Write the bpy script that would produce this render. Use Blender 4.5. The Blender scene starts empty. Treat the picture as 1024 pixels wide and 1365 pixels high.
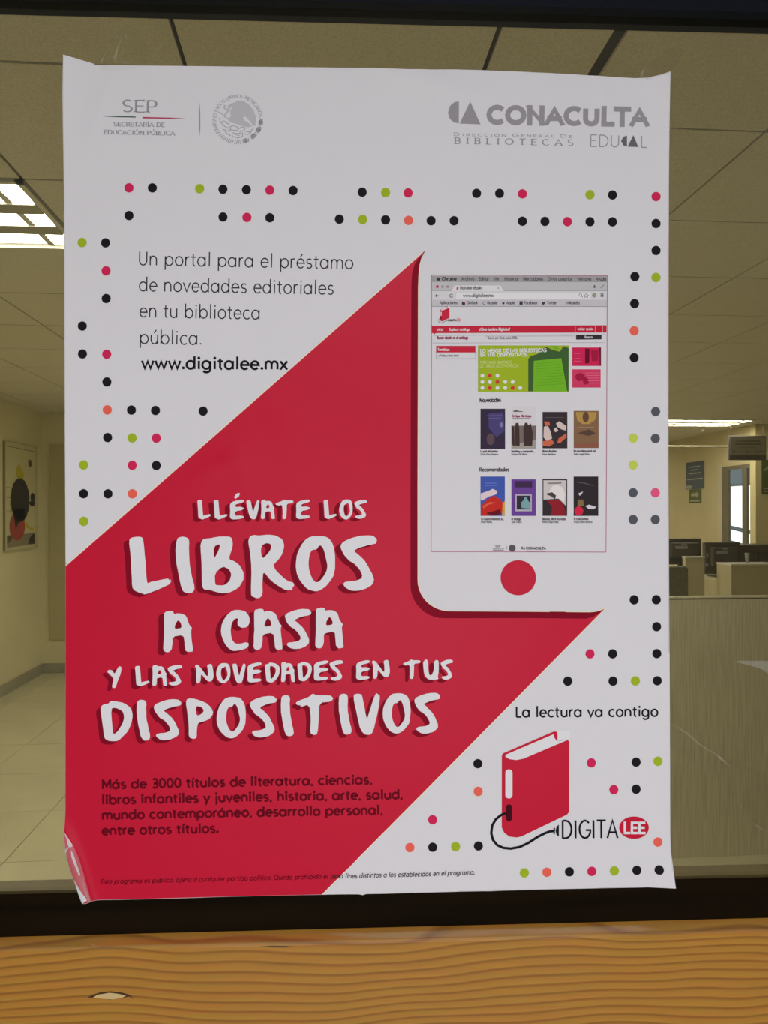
import bpy, bmesh, math, random
from mathutils import Vector, Matrix
from mathutils.geometry import tessellate_polygon
R = math.radians
rnd = random.Random(7)
SC = bpy.context.scene
COL = SC.collection

# ------------------------------------------------------------------ camera
FPX = 1020.0                      # focal length in pixels of the 1024x1365 frame
EYE = Vector((0, 0, 1.65))
YAW = math.atan(80 / FPX)         # room axis sits left of the picture centre
ROLL = 0.0019
F_ = Vector((math.sin(YAW), math.cos(YAW), 0))
R0 = Vector((math.cos(YAW), -math.sin(YAW), 0))
UP = Vector((0, 0, 1))
R_ = (R0 - UP * ROLL).normalized()
U_ = (UP + R0 * ROLL).normalized()
cd = bpy.data.cameras.new('camera')
cd.sensor_fit = 'VERTICAL'; cd.sensor_height = 36; cd.lens = FPX / 1365 * 36
cd.clip_start = 0.02; cd.clip_end = 200
cam = bpy.data.objects.new('camera', cd); COL.objects.link(cam)
M = Matrix((R_, U_, -F_)).transposed().to_4x4(); M.translation = EYE
cam.matrix_world = M
SC.camera = cam

# ------------------------------------------------------------------ view and world
SC.view_settings.view_transform = 'Standard'
SC.view_settings.look = 'None'
SC.view_settings.gamma = 1.0
SC.view_settings.exposure = 0.0
SC.view_settings.use_curve_mapping = False
w = bpy.data.worlds.new('world'); SC.world = w; w.use_nodes = True
bg = w.node_tree.nodes['Background']
bg.inputs[0].default_value = (0.86, 0.93, 1.0, 1); bg.inputs[1].default_value = 2.2

# lamps of the corridor on the photographer's side
def area(name, loc, rot, sx, sy, power, col=(1, 1, 1)):
    l = bpy.data.lights.new(name, 'AREA'); l.shape = 'RECTANGLE'; l.size = sx; l.size_y = sy
    l.energy = power; l.color = col
    o = bpy.data.objects.new(name, l); COL.objects.link(o); o.location = loc; o.rotation_euler = rot
    return o
area('corridor_lamp', (0.15, -1.3, 2.62), (0, 0, 0), 1.2, 0.6, 32, (1.0, 0.955, 0.99))
area('corridor_daylight', (0.15, -2.3, 1.15), (R(90), 0, 0), 1.8, 1.4, 29, (0.83, 0.90, 1.0))
LAMP_L = 16.0                     # radiance of the room's fluorescent panels

# ------------------------------------------------------------------ helpers
def lin(c):
    c = c / 255
    return c / 12.92 if c <= 0.04045 else ((c + 0.055) / 1.055) ** 2.4
MATS = {}
def mat(name, col, rough=0.6, spec=0.3, noise=None, bump=None, emit=None, metal=0):
    """col linear rgb; noise=(scale, amount, stretch) varies the colour; bump=(scale, strength)"""
    if name in MATS: return MATS[name]
    m = bpy.data.materials.new(name); m.use_nodes = True
    nt = m.node_tree; b = nt.nodes['Principled BSDF']
    b.inputs['Base Color'].default_value = (*col, 1)
    b.inputs['Roughness'].default_value = rough
    b.inputs['Specular IOR Level'].default_value = spec
    b.inputs['Metallic'].default_value = metal
    if emit:
        b.inputs['Emission Color'].default_value = (*emit[0], 1); b.inputs['Emission Strength'].default_value = emit[1]
    if noise:
        tc = nt.nodes.new('ShaderNodeTexCoord'); mp = nt.nodes.new('ShaderNodeMapping')
        mp.inputs['Scale'].default_value = noise[2] if len(noise) > 2 else (1, 1, 1)
        n = nt.nodes.new('ShaderNodeTexNoise'); n.inputs['Scale'].default_value = noise[0]; n.inputs['Detail'].default_value = 4
        r = nt.nodes.new('ShaderNodeValToRGB')
        r.color_ramp.elements[0].position = 0.35; r.color_ramp.elements[1].position = 0.65
        a = noise[1]
        r.color_ramp.elements[0].color = (*[x * (1 - a) for x in col], 1)
        r.color_ramp.elements[1].color = (*[min(1, x * (1 + a)) for x in col], 1)
        nt.links.new(tc.outputs['Object'], mp.inputs[0]); nt.links.new(mp.outputs[0], n.inputs['Vector'])
        nt.links.new(n.outputs['Fac'], r.inputs[0]); nt.links.new(r.outputs[0], b.inputs['Base Color'])
        if bump:
            bp = nt.nodes.new('ShaderNodeBump'); bp.inputs['Strength'].default_value = bump[1]; bp.inputs['Distance'].default_value = 0.002
            nt.links.new(n.outputs['Fac'], bp.inputs['Height']); nt.links.new(bp.outputs[0], b.inputs['Normal'])
    MATS[name] = m
    return m

def tag(o, label=None, cat=None, group=None, kind=None):
    if label: o['label'] = label
    if cat: o['category'] = cat
    if group: o['group'] = group
    if kind: o['kind'] = kind
    return o
def empty(name, loc=(0, 0, 0), label=None, cat=None, group=None, rz=0):
    o = bpy.data.objects.new(name, None); COL.objects.link(o); o.location = loc; o.rotation_euler.z = rz
    o.empty_display_size = 0.05
    return tag(o, label, cat, group)
def link_mesh(name, me, m, parent=None, label=None):
    o = bpy.data.objects.new(name, me); COL.objects.link(o)
    if m and not me.materials: me.materials.append(m)
    if parent: o.parent = parent
    if label: o['label'] = label
    return o
def bm_obj(name, bm, m, parent=None, label=None, smooth=False):
    me = bpy.data.meshes.new(name); bm.to_mesh(me); bm.free()
    if smooth:
        for p in me.polygons: p.use_smooth = True
    return link_mesh(name, me, m, parent, label)
def add_box(bm, x0, x1, y0, y1, z0, z1, T=None):
    vs = [Vector((x, y, z)) for x in (x0, x1) for y in (y0, y1) for z in (z0, z1)]
    if T: vs = [T @ v for v in vs]
    v = [bm.verts.new(p) for p in vs]
    fs = [(0, 1, 3, 2), (4, 6, 7, 5), (0, 4, 5, 1), (2, 3, 7, 6), (0, 2, 6, 4), (1, 5, 7, 3)]
    out = [bm.faces.new([v[i] for i in f]) for f in fs]
    return out
def box(name, x0, x1, y0, y1, z0, z1, m, parent=None, label=None, bevel=0, T=None, seg=2):
    bm = bmesh.new(); add_box(bm, x0, x1, y0, y1, z0, z1, T)
    if bevel: bmesh.ops.bevel(bm, geom=list(bm.edges), offset=bevel, segments=seg, affect='EDGES', profile=0.5)
    bmesh.ops.recalc_face_normals(bm, faces=list(bm.faces))
    return bm_obj(name, bm, m, parent, label)
def cyl(name, p0, p1, r0, r1, m, parent=None, n=16, label=None):
    bm = bmesh.new(); p0 = Vector(p0); p1 = Vector(p1); d = (p1 - p0).normalized()
    a = d.orthogonal().normalized(); b = d.cross(a)
    A = [bm.verts.new(p0 + (a * math.cos(t) + b * math.sin(t)) * r0) for t in [2 * math.pi * i / n for i in range(n)]]
    B = [bm.verts.new(p1 + (a * math.cos(t) + b * math.sin(t)) * r1) for t in [2 * math.pi * i / n for i in range(n)]]
    for i in range(n): bm.faces.new([A[i], A[(i + 1) % n], B[(i + 1) % n], B[i]])
    bm.faces.new(A[::-1]); bm.faces.new(B)
    bmesh.ops.recalc_face_normals(bm, faces=list(bm.faces))
    return bm_obj(name, bm, m, parent, label, True)
def struct(o, name=None):
    o['kind'] = 'structure'; return o

# ------------------------------------------------------------------ the glazed partition: its own frame of axes
GYAW = YAW - math.atan(FPX / 24000.0)
GN = Vector((math.sin(GYAW), math.cos(GYAW), 0))      # away from the photographer
GU = Vector((math.cos(GYAW), -math.sin(GYAW), 0))
GD = 0.761
G0 = EYE + F_ * (GD / 1.0); G0 = Vector((G0.x, G0.y, 0))
GT = Matrix((GU, GN, UP)).transposed().to_4x4(); GT.translation = G0   # (u, w, z) -> world
def on_glass(px, py, off=0.0):
    """point of the poster plane whose image in the photograph is (px, py); off = metres towards the viewer"""
    d = R_ * ((px - 512) / FPX) - U_ * ((py - 682.5) / FPX) + F_
    t = (G0 - EYE).dot(GN) / d.dot(GN)
    return EYE + d * t - GN * off

# ------------------------------------------------------------------ room shell
XL, XR = -2.89, 5.05
YB, YF = 8.12, 12.6
YN = -2.6
ZC = 2.675
wallm = mat('cream_wall_paint', (0.74, 0.69, 0.47), 0.7, 0.2, (1.5, 0.05))
wallr = mat('tan_wall_paint', (0.62, 0.54, 0.34), 0.7, 0.2, (1.5, 0.05))
nearm = mat('corridor_wall_paint', (0.55, 0.55, 0.52), 0.8, 0.2, (1.0, 0.04))
basem = mat('grey_baseboard_tile', (0.36, 0.34, 0.26), 0.4, 0.4, (6, 0.1))
groutm = mat('floor_grout', (0.05, 0.045, 0.03), 0.8, 0.2)
tilem = mat('polished_cream_floor_tile', (0.66, 0.62, 0.44), 0.28, 0.5, (3, 0.07))
ceilm = mat('mineral_fibre_ceiling_tile', (0.68, 0.64, 0.555), 0.9, 0.1, (220, 0.10), (200, 0.15))
gridm = mat('ceiling_void', (0.05, 0.045, 0.03), 0.9, 0.1)
struct(box('floor', XL - .1, 6.42, YN - .1, YF + .1, -0.15, -0.006, groutm))
floor = bpy.data.objects['floor']
struct(box('ceiling', XL - .1, 6.42, YN - .1, YF + .1, ZC + 0.008, ZC + 0.15, gridm))
ceiling = bpy.data.objects['ceiling']
struct(box('wall_left', XL - .12, XL, YN, YB + .12, -.005, ZC + .02, wallm))
struct(box('wall_back', XL, 1.4, YB, YB + .12, -.005, ZC + .02, wallm))
struct(box('wall_return', 1.4, 1.52, YB, YF, -.005, ZC + .02, wallm))
struct(box('wall_far', 1.52, XR, YF, YF + .12, -.005, ZC + .02, wallm))
struct(box('wall_near', XL, 6.3, YN - .12, YN, -.005, ZC + .02, nearm))
# right wall with the window opening  (window y 9.0..9.83, z 0.9..2.17)
WY0, WY1, WZ0, WZ1 = 8.66, 9.36, 0.95, 2.215
YC = 8.62          # the wall steps back to the right here
bm = bmesh.new()
for a in ((YC, WY0, -.005, ZC + .02), (WY1, YF, -.005, ZC + .02), (WY0, WY1, -.005, WZ0), (WY0, WY1, WZ1, ZC + .02)):
    add_box(bm, XR, XR + .03, *a)
struct(bm_obj('wall_right', bm, wallr))
struct(box('wall_right_near', 6.3, 6.42, YN, YC + .1, -.005, ZC + .02, wallr))
# baseboards
struct(box('baseboard_left', XL, XL + .012, .9, YB, 0, .10, basem))
struct(box('baseboard_back', XL, 1.4, YB - .012, YB, 0, .10, basem))

# floor tiles 0.606 m
def tile_mesh(name, sx, sy, t, g, m, bev=0.002):
    bm = bmesh.new(); add_box(bm, g, sx - g, g, sy - g, -t, 0)
    top = [e for e in bm.edges if all(abs(v.co.z) < 1e-6 for v in e.verts)]
    bmesh.ops.recalc_face_normals(bm, faces=list(bm.faces))
    me = bpy.data.meshes.new(name); bm.to_mesh(me); bm.free(); me.materials.append(m); return me
P = 0.606
cache = {}
def put_tile(kind, parent, x0, x1, y0, y1, z, t, g, m):
    k = (kind, round(x1 - x0, 3), round(y1 - y0, 3))
    if k not in cache: cache[k] = tile_mesh(kind, x1 - x0, y1 - y0, t, g, m)
    o = bpy.data.objects.new(kind, cache[k]); COL.objects.link(o); o.parent = parent; o.location = (x0, y0, z)
def spans(lo, hi, start, p):
    k0 = math.ceil((lo - start) / p); e = [lo]
    v = start + k0 * p
    while v < hi - 1e-6:
        if v > lo + .02: e.append(v)
        v += p
    e.append(hi)
    return list(zip(e[:-1], e[1:]))
for x0, x1 in spans(XL, 2.2, -1.51, P):
    for y0, y1 in spans(1.0, YB, 3.74, .629):
        put_tile('floor_tile', floor, x0, x1, y0, y1, 0, 0.006, 0.0021, tilem)
box('floor_slab', 2.2, 6.3, 1.0, YF, -.006, 0, tilem, floor)
box('floor_slab', XL, 6.3, YN, 1.0, -.006, 0, tilem, floor)
box('floor_slab', 1.52, 2.2, YB, YF, -.006, 0, tilem, floor)
# ceiling tiles; the troffer replaces one double tile; right-hand bays have another phase
TRO = (-2.137, -0.923, 2.43, 3.06)
colx = [(XL, -2.744), (-2.744, -2.137), (-2.137, -1.53), (-1.53, -.923), (-.923, -.316), (-.316, .372)]
for x0, x1 in colx:
    for y0, y1 in spans(.80, YB, 3.69, .63):
        if x0 >= TRO[0] - .01 and x1 <= TRO[1] + .01 and abs(y0 - TRO[2]) < .05: continue
        put_tile('ceiling_tile', ceiling, x0, x1, y0, y1, ZC + .012, .012, .005, ceilm)
FAR = (3.618, 4.832, 8.23, 8.855)
for x0, x1 in [(.372, .625)] + spans(.645, 6.3, 1.19, .607):
    for y0, y1 in spans(.80, YF if x0 > 1.4 else YB, 1.98, .625):
        if x1 > FAR[0] + .05 and x0 < FAR[1] - .05 and y1 > FAR[2] + .05 and y0 < FAR[3] - .05: continue
        put_tile('ceiling_tile', ceiling, x0, x1, y0, y1, ZC + .012, .012, .004 if x0 != .372 else .007, ceilm)
box('ceiling_slab', XL, 6.3, YN, .80, ZC, ZC + .012, nearm, ceiling)

# ------------------------------------------------------------------ fluorescent troffers
tubem = mat('lit_fluorescent_panel', (0.9, 0.9, 0.9), .5, .3, emit=((1.0, 0.97, 0.90), LAMP_L))
louvm = mat('grey_louver_metal', (0.42, 0.40, 0.34), .5, .4)
whitem = mat('white_enamel', (0.7, 0.68, 0.6), .4, .4)
def troffer(x0, x1, y0, y1, label, group=None, z=ZC):
    t = empty('ceiling_light', ((x0 + x1) / 2, (y0 + y1) / 2, z), label, 'ceiling light', group)
    ox, oy = (x1 - x0) / 2 - .004, (y1 - y0) / 2 - .004
    bm = bmesh.new()
    add_box(bm, -ox, ox, -oy, -oy + .02, -.008, .012); add_box(bm, -ox, ox, oy - .02, oy, -.008, .012)
    add_box(bm, -ox, -ox + .02, -oy, oy, -.008, .012); add_box(bm, ox - .02, ox, -oy, oy, -.008, .012)
    bm_obj('frame', bm, whitem, t)
    h = (2 * oy - .04) / 3
    for k in range(3):
        a = -oy + .02 + k * h
        bm = bmesh.new(); add_box(bm, -ox + .02, ox - .02, a + .02, a + h - .025, .002, .006)
        bm_obj('lamp_panel', bm, tubem, t)
        if k < 2: box('louver', -ox + .02, ox - .02, a + h - .045, a + h + .035, -.012, .008, louvm, t)
        for q in (-.9, -.3, .3, .9):
            bm = bmesh.new(); add_box(bm, q * ox * .92 - .012, q * ox * .92 + .012, a + .018, a + h - .025, -.006, .001)
            bm_obj('divider', bm, whitem, t)
    return t
troffer(*TRO, 'white louvered ceiling light with three lit bands above the left of the poster')
troffer(*FAR, 'far warm ceiling light beyond the poster near the window wall')
for (x, y) in ((-.62, 5.74), (.3, 2.7), (.6, 6.6), (1.9, 6.2), (1.9, 8.6), (3.4, 11.2)):
    troffer(x - .6, x + .6, y - .3, y + .3, 'added unseen ceiling light behind the hanging paper sheet', 'added unseen lights behind the poster', ZC - .012)  # extra unseen fixtures, added to brighten the room and the counter front
k = empty('sprinkler', (4.60, 8.98, ZC - .001), 'small white sprinkler head on the ceiling beside the far lamp', 'sprinkler')
cyl('escutcheon', (0, 0, 0), (0, 0, -.012), .04, .034, whitem, k)
cyl('nozzle', (0, 0, -.012), (0, 0, -.05), .012, .018, whitem, k)

# ------------------------------------------------------------------ left wall: framed print
def flat_poly(bm, pts):
    """pts list of 3D, front filled"""
    tris = tessellate_polygon([[Vector(p) for p in pts]])
    v = [bm.verts.new(p) for p in pts]
    for a in tris:
        try: bm.faces.new([v[i] for i in a])
        except ValueError: pass
PY0, PY1, PZ0, PZ1 = 7.15, 7.91, 1.293, 2.308
fp = empty('framed_print', (XL, (PY0 + PY1) / 2, PZ0), 'narrow framed abstract print with a dark leaf shape on the left wall', 'picture')
blackm = mat('black_print', (0.03, 0.022, 0.025), .6)
def fpt(s, t, x):  # s along depth 0..1, t down 0..1
    return (x, PY0 + (PY1 - PY0) * s - (PY0 + PY1) / 2, (PZ1 - PZ0) * (1 - t))
def fbox(name, s0, s1, t0, t1, x0, x1, m):
    a = fpt(s0, t1, 0); b = fpt(s1, t0, 0)
    return box(name, x0, x1, a[1], b[1], a[2], b[2], m, fp)
paleframe = mat('pale_frame', (.55, .50, .33), .5)
fbox('frame_rail', 0, 1, 0, .012, 0, .028, paleframe); fbox('frame_rail', 0, 1, .985, 1, 0, .028, paleframe)
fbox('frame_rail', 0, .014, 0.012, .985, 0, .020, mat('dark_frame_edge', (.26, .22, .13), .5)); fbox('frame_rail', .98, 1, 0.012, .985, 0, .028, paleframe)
fbox('print_sheet', .02, .982, .01, .988, .002, .014, mat('print_sheet', (.66, .62, .40), .5))
def fshape(name, pts, m, lay):
    bm = bmesh.new(); flat_poly(bm, [fpt(s, t, .014 + lay * .0012) for s, t in pts]); return bm_obj(name, bm, m, fp)
def fell(cx, cy, rx, ry, n=32, jag=0):
    return [(cx + rx * (1 + jag * ((i % 2) - .5)) * math.cos(2 * math.pi * i / n), cy + ry * (1 + jag * ((i % 2) - .5)) * math.sin(2 * math.pi * i / n)) for i in range(n)]
yel = mat('yellow_print', (.55, .50, .02), .6); redp = mat('red_print', (.42, .06, .05), .6); greyp = mat('grey_brown_print', (.30, .26, .18), .6)
fshape('yellow_flame', [(.43, .185), (.35, .26), (.36, .31), (.42, .36), (.58, .36), (.60, .29), (.55, .25)], yel, 1)
fshape('yellow_patch', [(.2, .52), (.16, .56), (.17, .6), (.24, .62)], yel, 1)
fshape('yellow_patch', [(.66, .72), (.64, .78), (.78, .81), (.9, .83), (.92, .80), (.76, .79)], yel, 1)
fshape('dark_photo', [(.07, .855), (.95, .845), (.95, .955), (.07, .965)], greyp, 1)
fshape('dark_photo', [(.72, .95), (.78, .89), (.88, .86), (.95, .85), (.95, .952)], blackm, 2)
fshape('dark_photo', [(.07, .855), (.24, .85), (.20, .90), (.07, .93)], mat('dark_brown_print', (.12, .10, .06), .6), 2)
fshape('red_oval', fell(.38, .775, .24, .13), redp, 3)
fshape('leaf', fell(.47, .53, .29, .205, 40, .06), blackm, 4)
fshape('leaf', [(.25, .63), (.32, .80), (.42, .745), (.6, .70), (.6, .6)], blackm, 4)
fshape('small_oval', fell(.79, .172, .06, .037), mat('brown_print', (.10, .06, .02), .6), 2)
fshape('small_oval', fell(.88, .50, .075, .045), blackm, 2)
fshape('splash', [(.74, .55), (.84, .53), (.96, .54), (.96, .57), (.88, .59), (.80, .58)], blackm, 3)
for a, b, c, d in ((.95, .43, .965, .68), (.07, .048, .93, .052), (.06, .42, .22, .423), (.06, .51, .2, .513), (.06, .63, .2, .633)):
    fshape('thin_line', [(a, b), (c, b), (c, d), (a, d)], blackm, 1)
# flush door leaf on the back wall
dm = mat('cream_door_leaf', (0.52, 0.47, 0.26), .5, .3, (2, .04))
d1 = struct(box('door_1', -2.81, -1.95, YB - .022, YB + .0, .34, 2.35, dm))
cyl('door_handle', (-2.0, YB - .03, 1.05), (-2.0, YB - .08, 1.05), .02, .02, louvm, d1)

# ------------------------------------------------------------------ right side of the room
# window in the right wall
frm = mat('dark_bronze_window_frame', (.17, .15, .11), .4, .4)
win = struct(empty('window_2', (XR, (WY0 + WY1) / 2, WZ0)))
def wb(name, y0, y1, z0, z1, x0, x1, m, label=None):
    return box(name, x0, x1, y0 - (WY0 + WY1) / 2, y1 - (WY0 + WY1) / 2, z0 - WZ0, z1 - WZ0, m, win, label)
wb('window_frame', WY0, WY1, WZ1 - .05, WZ1, -.004, .02, frm); wb('window_frame', WY0, WY1, WZ0, WZ0 + .05, -.004, .02, frm)
wb('window_frame', WY1 - .15, WY1, WZ0 + .05, WZ1 - .05, -.004, .02, frm); wb('window_frame', WY0, WY0 + .02, WZ0 + .05, WZ1 - .05, -.004, .02, frm)
wb('mullion', 8.79, 8.89, WZ0 + .05, WZ1 - .05, -.006, .02, frm)
wb('jamb', WY1, WY1 + .10, WZ0, WZ1 + .05, -.012, 0, mat('pale_jamb', (.62, .56, .42), .5))
gl = bpy.data.materials.new('clear_window_glass'); gl.use_nodes = True
nt = gl.node_tree; nt.nodes.clear(); out = nt.nodes.new('ShaderNodeOutputMaterial'); tr = nt.nodes.new('ShaderNodeBsdfTransparent')
gs = nt.nodes.new('ShaderNodeBsdfGlossy'); gs.inputs['Roughness'].default_value = .02; mx = nt.nodes.new('ShaderNodeMixShader')
tr.inputs[0].default_value = (.95, .97, .97, 1); mx.inputs[0].default_value = .05
nt.links.new(tr.outputs[0], mx.inputs[1]); nt.links.new(gs.outputs[0], mx.inputs[2]); nt.links.new(mx.outputs[0], out.inputs[0])
for a, b in ((WY0 + .02, 8.79), (8.89, WY1 - .15)):
    bm = bmesh.new(); y = (WY0 + WY1) / 2
    add_box(bm, .010, .016, a - y, b - y, .05, WZ1 - WZ0 - .05); bm_obj('pane', bm, gl, win)
# outside: neighbouring facade, seen through the window
outm = mat('pale_outside_wall', (.45, .50, .55), .8); outd = mat('grey_blue_eave', (.10, .13, .17), .7)
ob = empty('awning_canopy', (9.2, 15.5, 0), 'grey blue awning on a thin post with handrail outside the far window', 'awning')
box('awning', -1.1, -.2, -2.2, 6, 2.20, 2.70, outd, ob)
cyl('awning_post', (-1.0, -.55, -.5), (-1.0, -.55, 2.2), .035, .035, outd, ob)
cyl('handrail', (-1.0, -2.2, 1.15), (-1.0, 5, 1.95), .04, .04, outd, ob)
cyl('handrail', (-1.0, -2.2, .85), (-1.0, 5, 1.65), .04, .04, outd, ob)
struct(box('ground_outside', XR + .3, 40, 2, 40, -.6, -.5, mat('outside_paving', (.5, .5, .48), .8)))
# column in front of the window wall
colm = mat('yellow_cream_column_paint', (.74, .66, .38), .7, .2, (2, .04))
struct(box('column_1', XR - .005, 6.3, YC - .02, YC + .1, 0, ZC, colm))
# signs
def sign_x(name, y0, y1, z0, z1, m, label, x=XR):
    s = empty(name, (x, (y0 + y1) / 2, z0), label, 'sign')
    box('panel', -.008, 0, -(y1 - y0) / 2, (y1 - y0) / 2, 0, z1 - z0, m, s, bevel=.002); return s
def pray(px, py): return R_ * ((px - 512) / FPX) - U_ * ((py - 682.5) / FPX) + F_
def rz(px, py, x=XR):
    d = pray(px, py); t = x / d.x; return d.y * t, EYE.z + d.z * t
pale = mat('pale_sign_print', (.42, .42, .38), .6); bluem = mat('slate_blue_sign', (.10, .125, .17), .6); greenm = mat('olive_green_sign', (.13, .15, .045), .6)
def wall_sign(name, px0, px1, py0, py1, m, label):
    y0, _ = rz(px1, 0); y1, _ = rz(px0, 0); ym = (y0 + y1) / 2
    zt = rz((px0 + px1) / 2, py0)[1]; zb = rz((px0 + px1) / 2, py1)[1]
    return sign_x(name, y0, y1, zb, zt, m, label), y1 - y0, zt - zb
s, W, H = wall_sign('notice_sign', 914, 938, 615.5, 652, bluem, 'slate blue wall notice with pale lines of text above the arrow sign')
for a, b, c in ((.18, .62, .56), (.30, .55, .40), (.42, .60, .64), (.63, .85, .85)):
    box('text_line', -.011, -.008, -W / 2 * c, W / 2 * c, H * (1 - a) - .008, H * (1 - a) + .006, pale, s)
box('sticker', -.012, -.008, W * .18, W * .46, H * .02, H * .14, pale, s)
s, W, H = wall_sign('arrow_sign', 918, 934, 652.5, 670.5, greenm, 'small green sign with pale right-pointing arrow under the blue notice')
bm = bmesh.new(); flat_poly(bm, [(-.0105, y * W, z * H) for y, z in ((.3, .5), (.3, .72), (-.12, .72), (-.12, .84), (-.36, .61), (-.12, .38), (-.12, .5))]); bm_obj('arrow', bm, pale, s)
box('text_line', -.011, -.008, -W * .4, W * .4, H * .1, H * .2, pale, s)
# exit sign on the column face
def on_y(px, py, Y):
    d = pray(px, py); t = Y / d.y; return d.x * t, EYE.z + d.z * t
Yc = 8.60
xa, za = on_y(1015, 613, Yc); xb, zb = on_y(1046, 659, Yc)
s = empty('exit_sign', ((xa + xb) / 2, Yc, zb), 'green sign with pale standing figure under a roof arrow on the cream column', 'sign')
W, H = xb - xa, za - zb
box('panel', -W / 2, W / 2, -.008, 0, 0, H, greenm, s, bevel=.002)
def ypoly(name, pts, y, m, par):
    bm = bmesh.new(); flat_poly(bm, [(a, y, b) for a, b in pts]); return bm_obj(name, bm, m, par)
ypoly('chevron', [(-.40 * W, .72 * H), (0, .95 * H), (.40 * W, .72 * H), (.40 * W, .66 * H), (0, .88 * H), (-.40 * W, .66 * H)], -.010, pale, s)
ypoly('figure', [(-.12 * W, .66 * H), (.12 * W, .66 * H), (.14 * W, .45 * H), (.08 * W, .45 * H), (.07 * W, .24 * H), (-.07 * W, .24 * H), (-.08 * W, .45 * H), (-.14 * W, .45 * H)], -.010, pale, s)
ypoly('figure_head', [(.07 * W * math.cos(t), .74 * H + .07 * W * math.sin(t)) for t in [i * .6283 for i in range(10)]], -.0105, pale, s)
for k in (.07, .15): box('text_line', -W * .4, W * .4, -.011, -.008, H * k, H * (k + .035), pale, s)
# hanging sign and conduit
Yh = 8.3
xa, za = on_y(971.5, 580.5, Yh); xb, zb = on_y(1022, 613.5, Yh)
W, H = xb - xa, za - zb
hs = empty('hanging_sign', ((xa + xb) / 2, Yh, zb), 'grey hanging ceiling sign with dark rounded frame and faint text', 'sign')
darkf = mat('dark_sign_border', (.16, .15, .14), .5); grf = mat('grey_sign_face', (.42, .40, .35), .5)
box('board', -W / 2, W / 2, 0, .03, 0, H, darkf, hs, bevel=.012)
box('face', -W / 2 + .015, W / 2 - .015, -.004, .002, H * .20, H - .018, grf, hs)
for a, b, c, d in ((.74, -.32, .32, .07), (.62, -.34, .36, .07), (.50, -.22, .22, .02), (.33, -.40, -.33, .05), (.33, -.06, .0, .06), (.33, .16, .44, .04)):
    box('text_line', b * W, c * W, -.006, -.003, H * a, H * (a + d), mat('faint_sign_print', (.24, .22, .18), .6), hs)
for sx in (-.42, .42): cyl('hanger', (sx * W, .015, H - .002), (sx * W, .015, ZC - zb), .003, .003, louvm, hs, 8)
xc, zc = on_y(972, 595.5, Yh + .4)
struct(cyl('trim_conduit', (1.53, Yh + .4, zc), (xc + .3, Yh + .4, zc), .012, .012, mat('tan_conduit', (.40, .36, .24), .6)))

# computers, desks, counter
deskm = mat('beige_partition_laminate', (.50, .45, .29), .6, .3, (3, .05)); deskd = mat('olive_panel', (.26, .23, .13), .7, .2, (3, .06))
blk = mat('black_plastic', (.11, .098, .07), .5, .3); lbl = mat('pale_sticker', (.34, .34, .33), .5)
def desktop(px0, px1, py0, py1, Y, label, dep=.22):
    xa, za = on_y(px0, py0, Y); xb, zb = on_y(px1, py1, Y); W, H = xb - xa, za - zb
    s = empty('computer_monitor', ((xa + xb) / 2, Y, zb), label, 'monitor', rz=R(3))
    box('casing', -W / 2, W / 2, 0, .05, .04, H, blk, s, bevel=.008)
    box('rear_housing', -W * .36, W * .36, -.05, .01, .10, H * .86, blk, s, bevel=.012)
    box('stand', -W * .1, W * .1, -.01, .03, -.0, .12, blk, s, bevel=.004); box('foot', -W * .3, W * .3, -.08, .1, 0, .012, blk, s)
    box('label_sticker', -W * .26, W * .06, -.054, -.048, H * .66, H * .76, lbl, s)
    box('logo_plate', -W * .10, W * .04, -.0535, -.049, H * .79, H * .83, lbl, s)
    box('port_cover', -W * .46, -W * .41, -.004, .002, H * .55, H * .68, lbl, s); box('port_cover', -W * .48, -W * .41, -.004, .002, H * .30, H * .38, lbl, s)
    return s
mA = desktop(884, 936, 718, 757, 7.6, 'dark computer monitor seen from behind, partly cut off by the poster edge')
mB = desktop(939, 988, 723, 768, 7.0, 'dark computer monitor seen from behind below the window')
# desks carrying them
def desk(x0, x1, y0, y1, z, label):
    d = empty('desk', ((x0 + x1) / 2, (y0 + y1) / 2, 0), label, 'desk')
    a, b = (x1 - x0) / 2, (y1 - y0) / 2
    box('desk_top', -a, a, -b, b, z - .03, z, deskm, d, bevel=.003)
    box('modesty_panel', -a + .03, a - .03, -b + .02, -b + .04, z - .5, z - .03, deskd, d)
    box('side_panel', -a, -a + .03, -b, b, 0, z - .03, deskm, d); box('side_panel', a - .03, a, -b, b, 0, z - .03, deskm, d)
z0, z1 = mA.location.z - .003, mB.location.z - .003
desk(3.2, 4.05, 7.42, 8.1, z0, 'beige desk under the monitor nearest the poster edge')
desk(3.6, 4.5, 6.72, 7.30, z1, 'beige desk under the monitor below the window')
def panel(px0, px1, py0, Y, label, t=.06, dep=.06):
    xa, za = on_y(px0, py0, Y); xb, _ = on_y(px1, py0, Y)
    s = empty('desk_partition', ((xa + xb) / 2, Y, 0), label, 'partition')
    W = xb - xa
    box('panel', -W / 2, W / 2, 0, dep, .06, za - .012, deskm, s); box('cap', -W / 2 - .004, W / 2 + .004, -.004, dep + .004, za - .012, za, whitem, s)
    box('foot', -W / 2, W / 2, .0, dep, 0, .06, blk, s)
    return s
panel(914, 939, 742, 6.62, 'narrow beige upright desk partition between the two monitors')
panel(975, 1040, 752, 6.45, 'wide beige desk partition at the right edge below the column', dep=.25)
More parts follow.
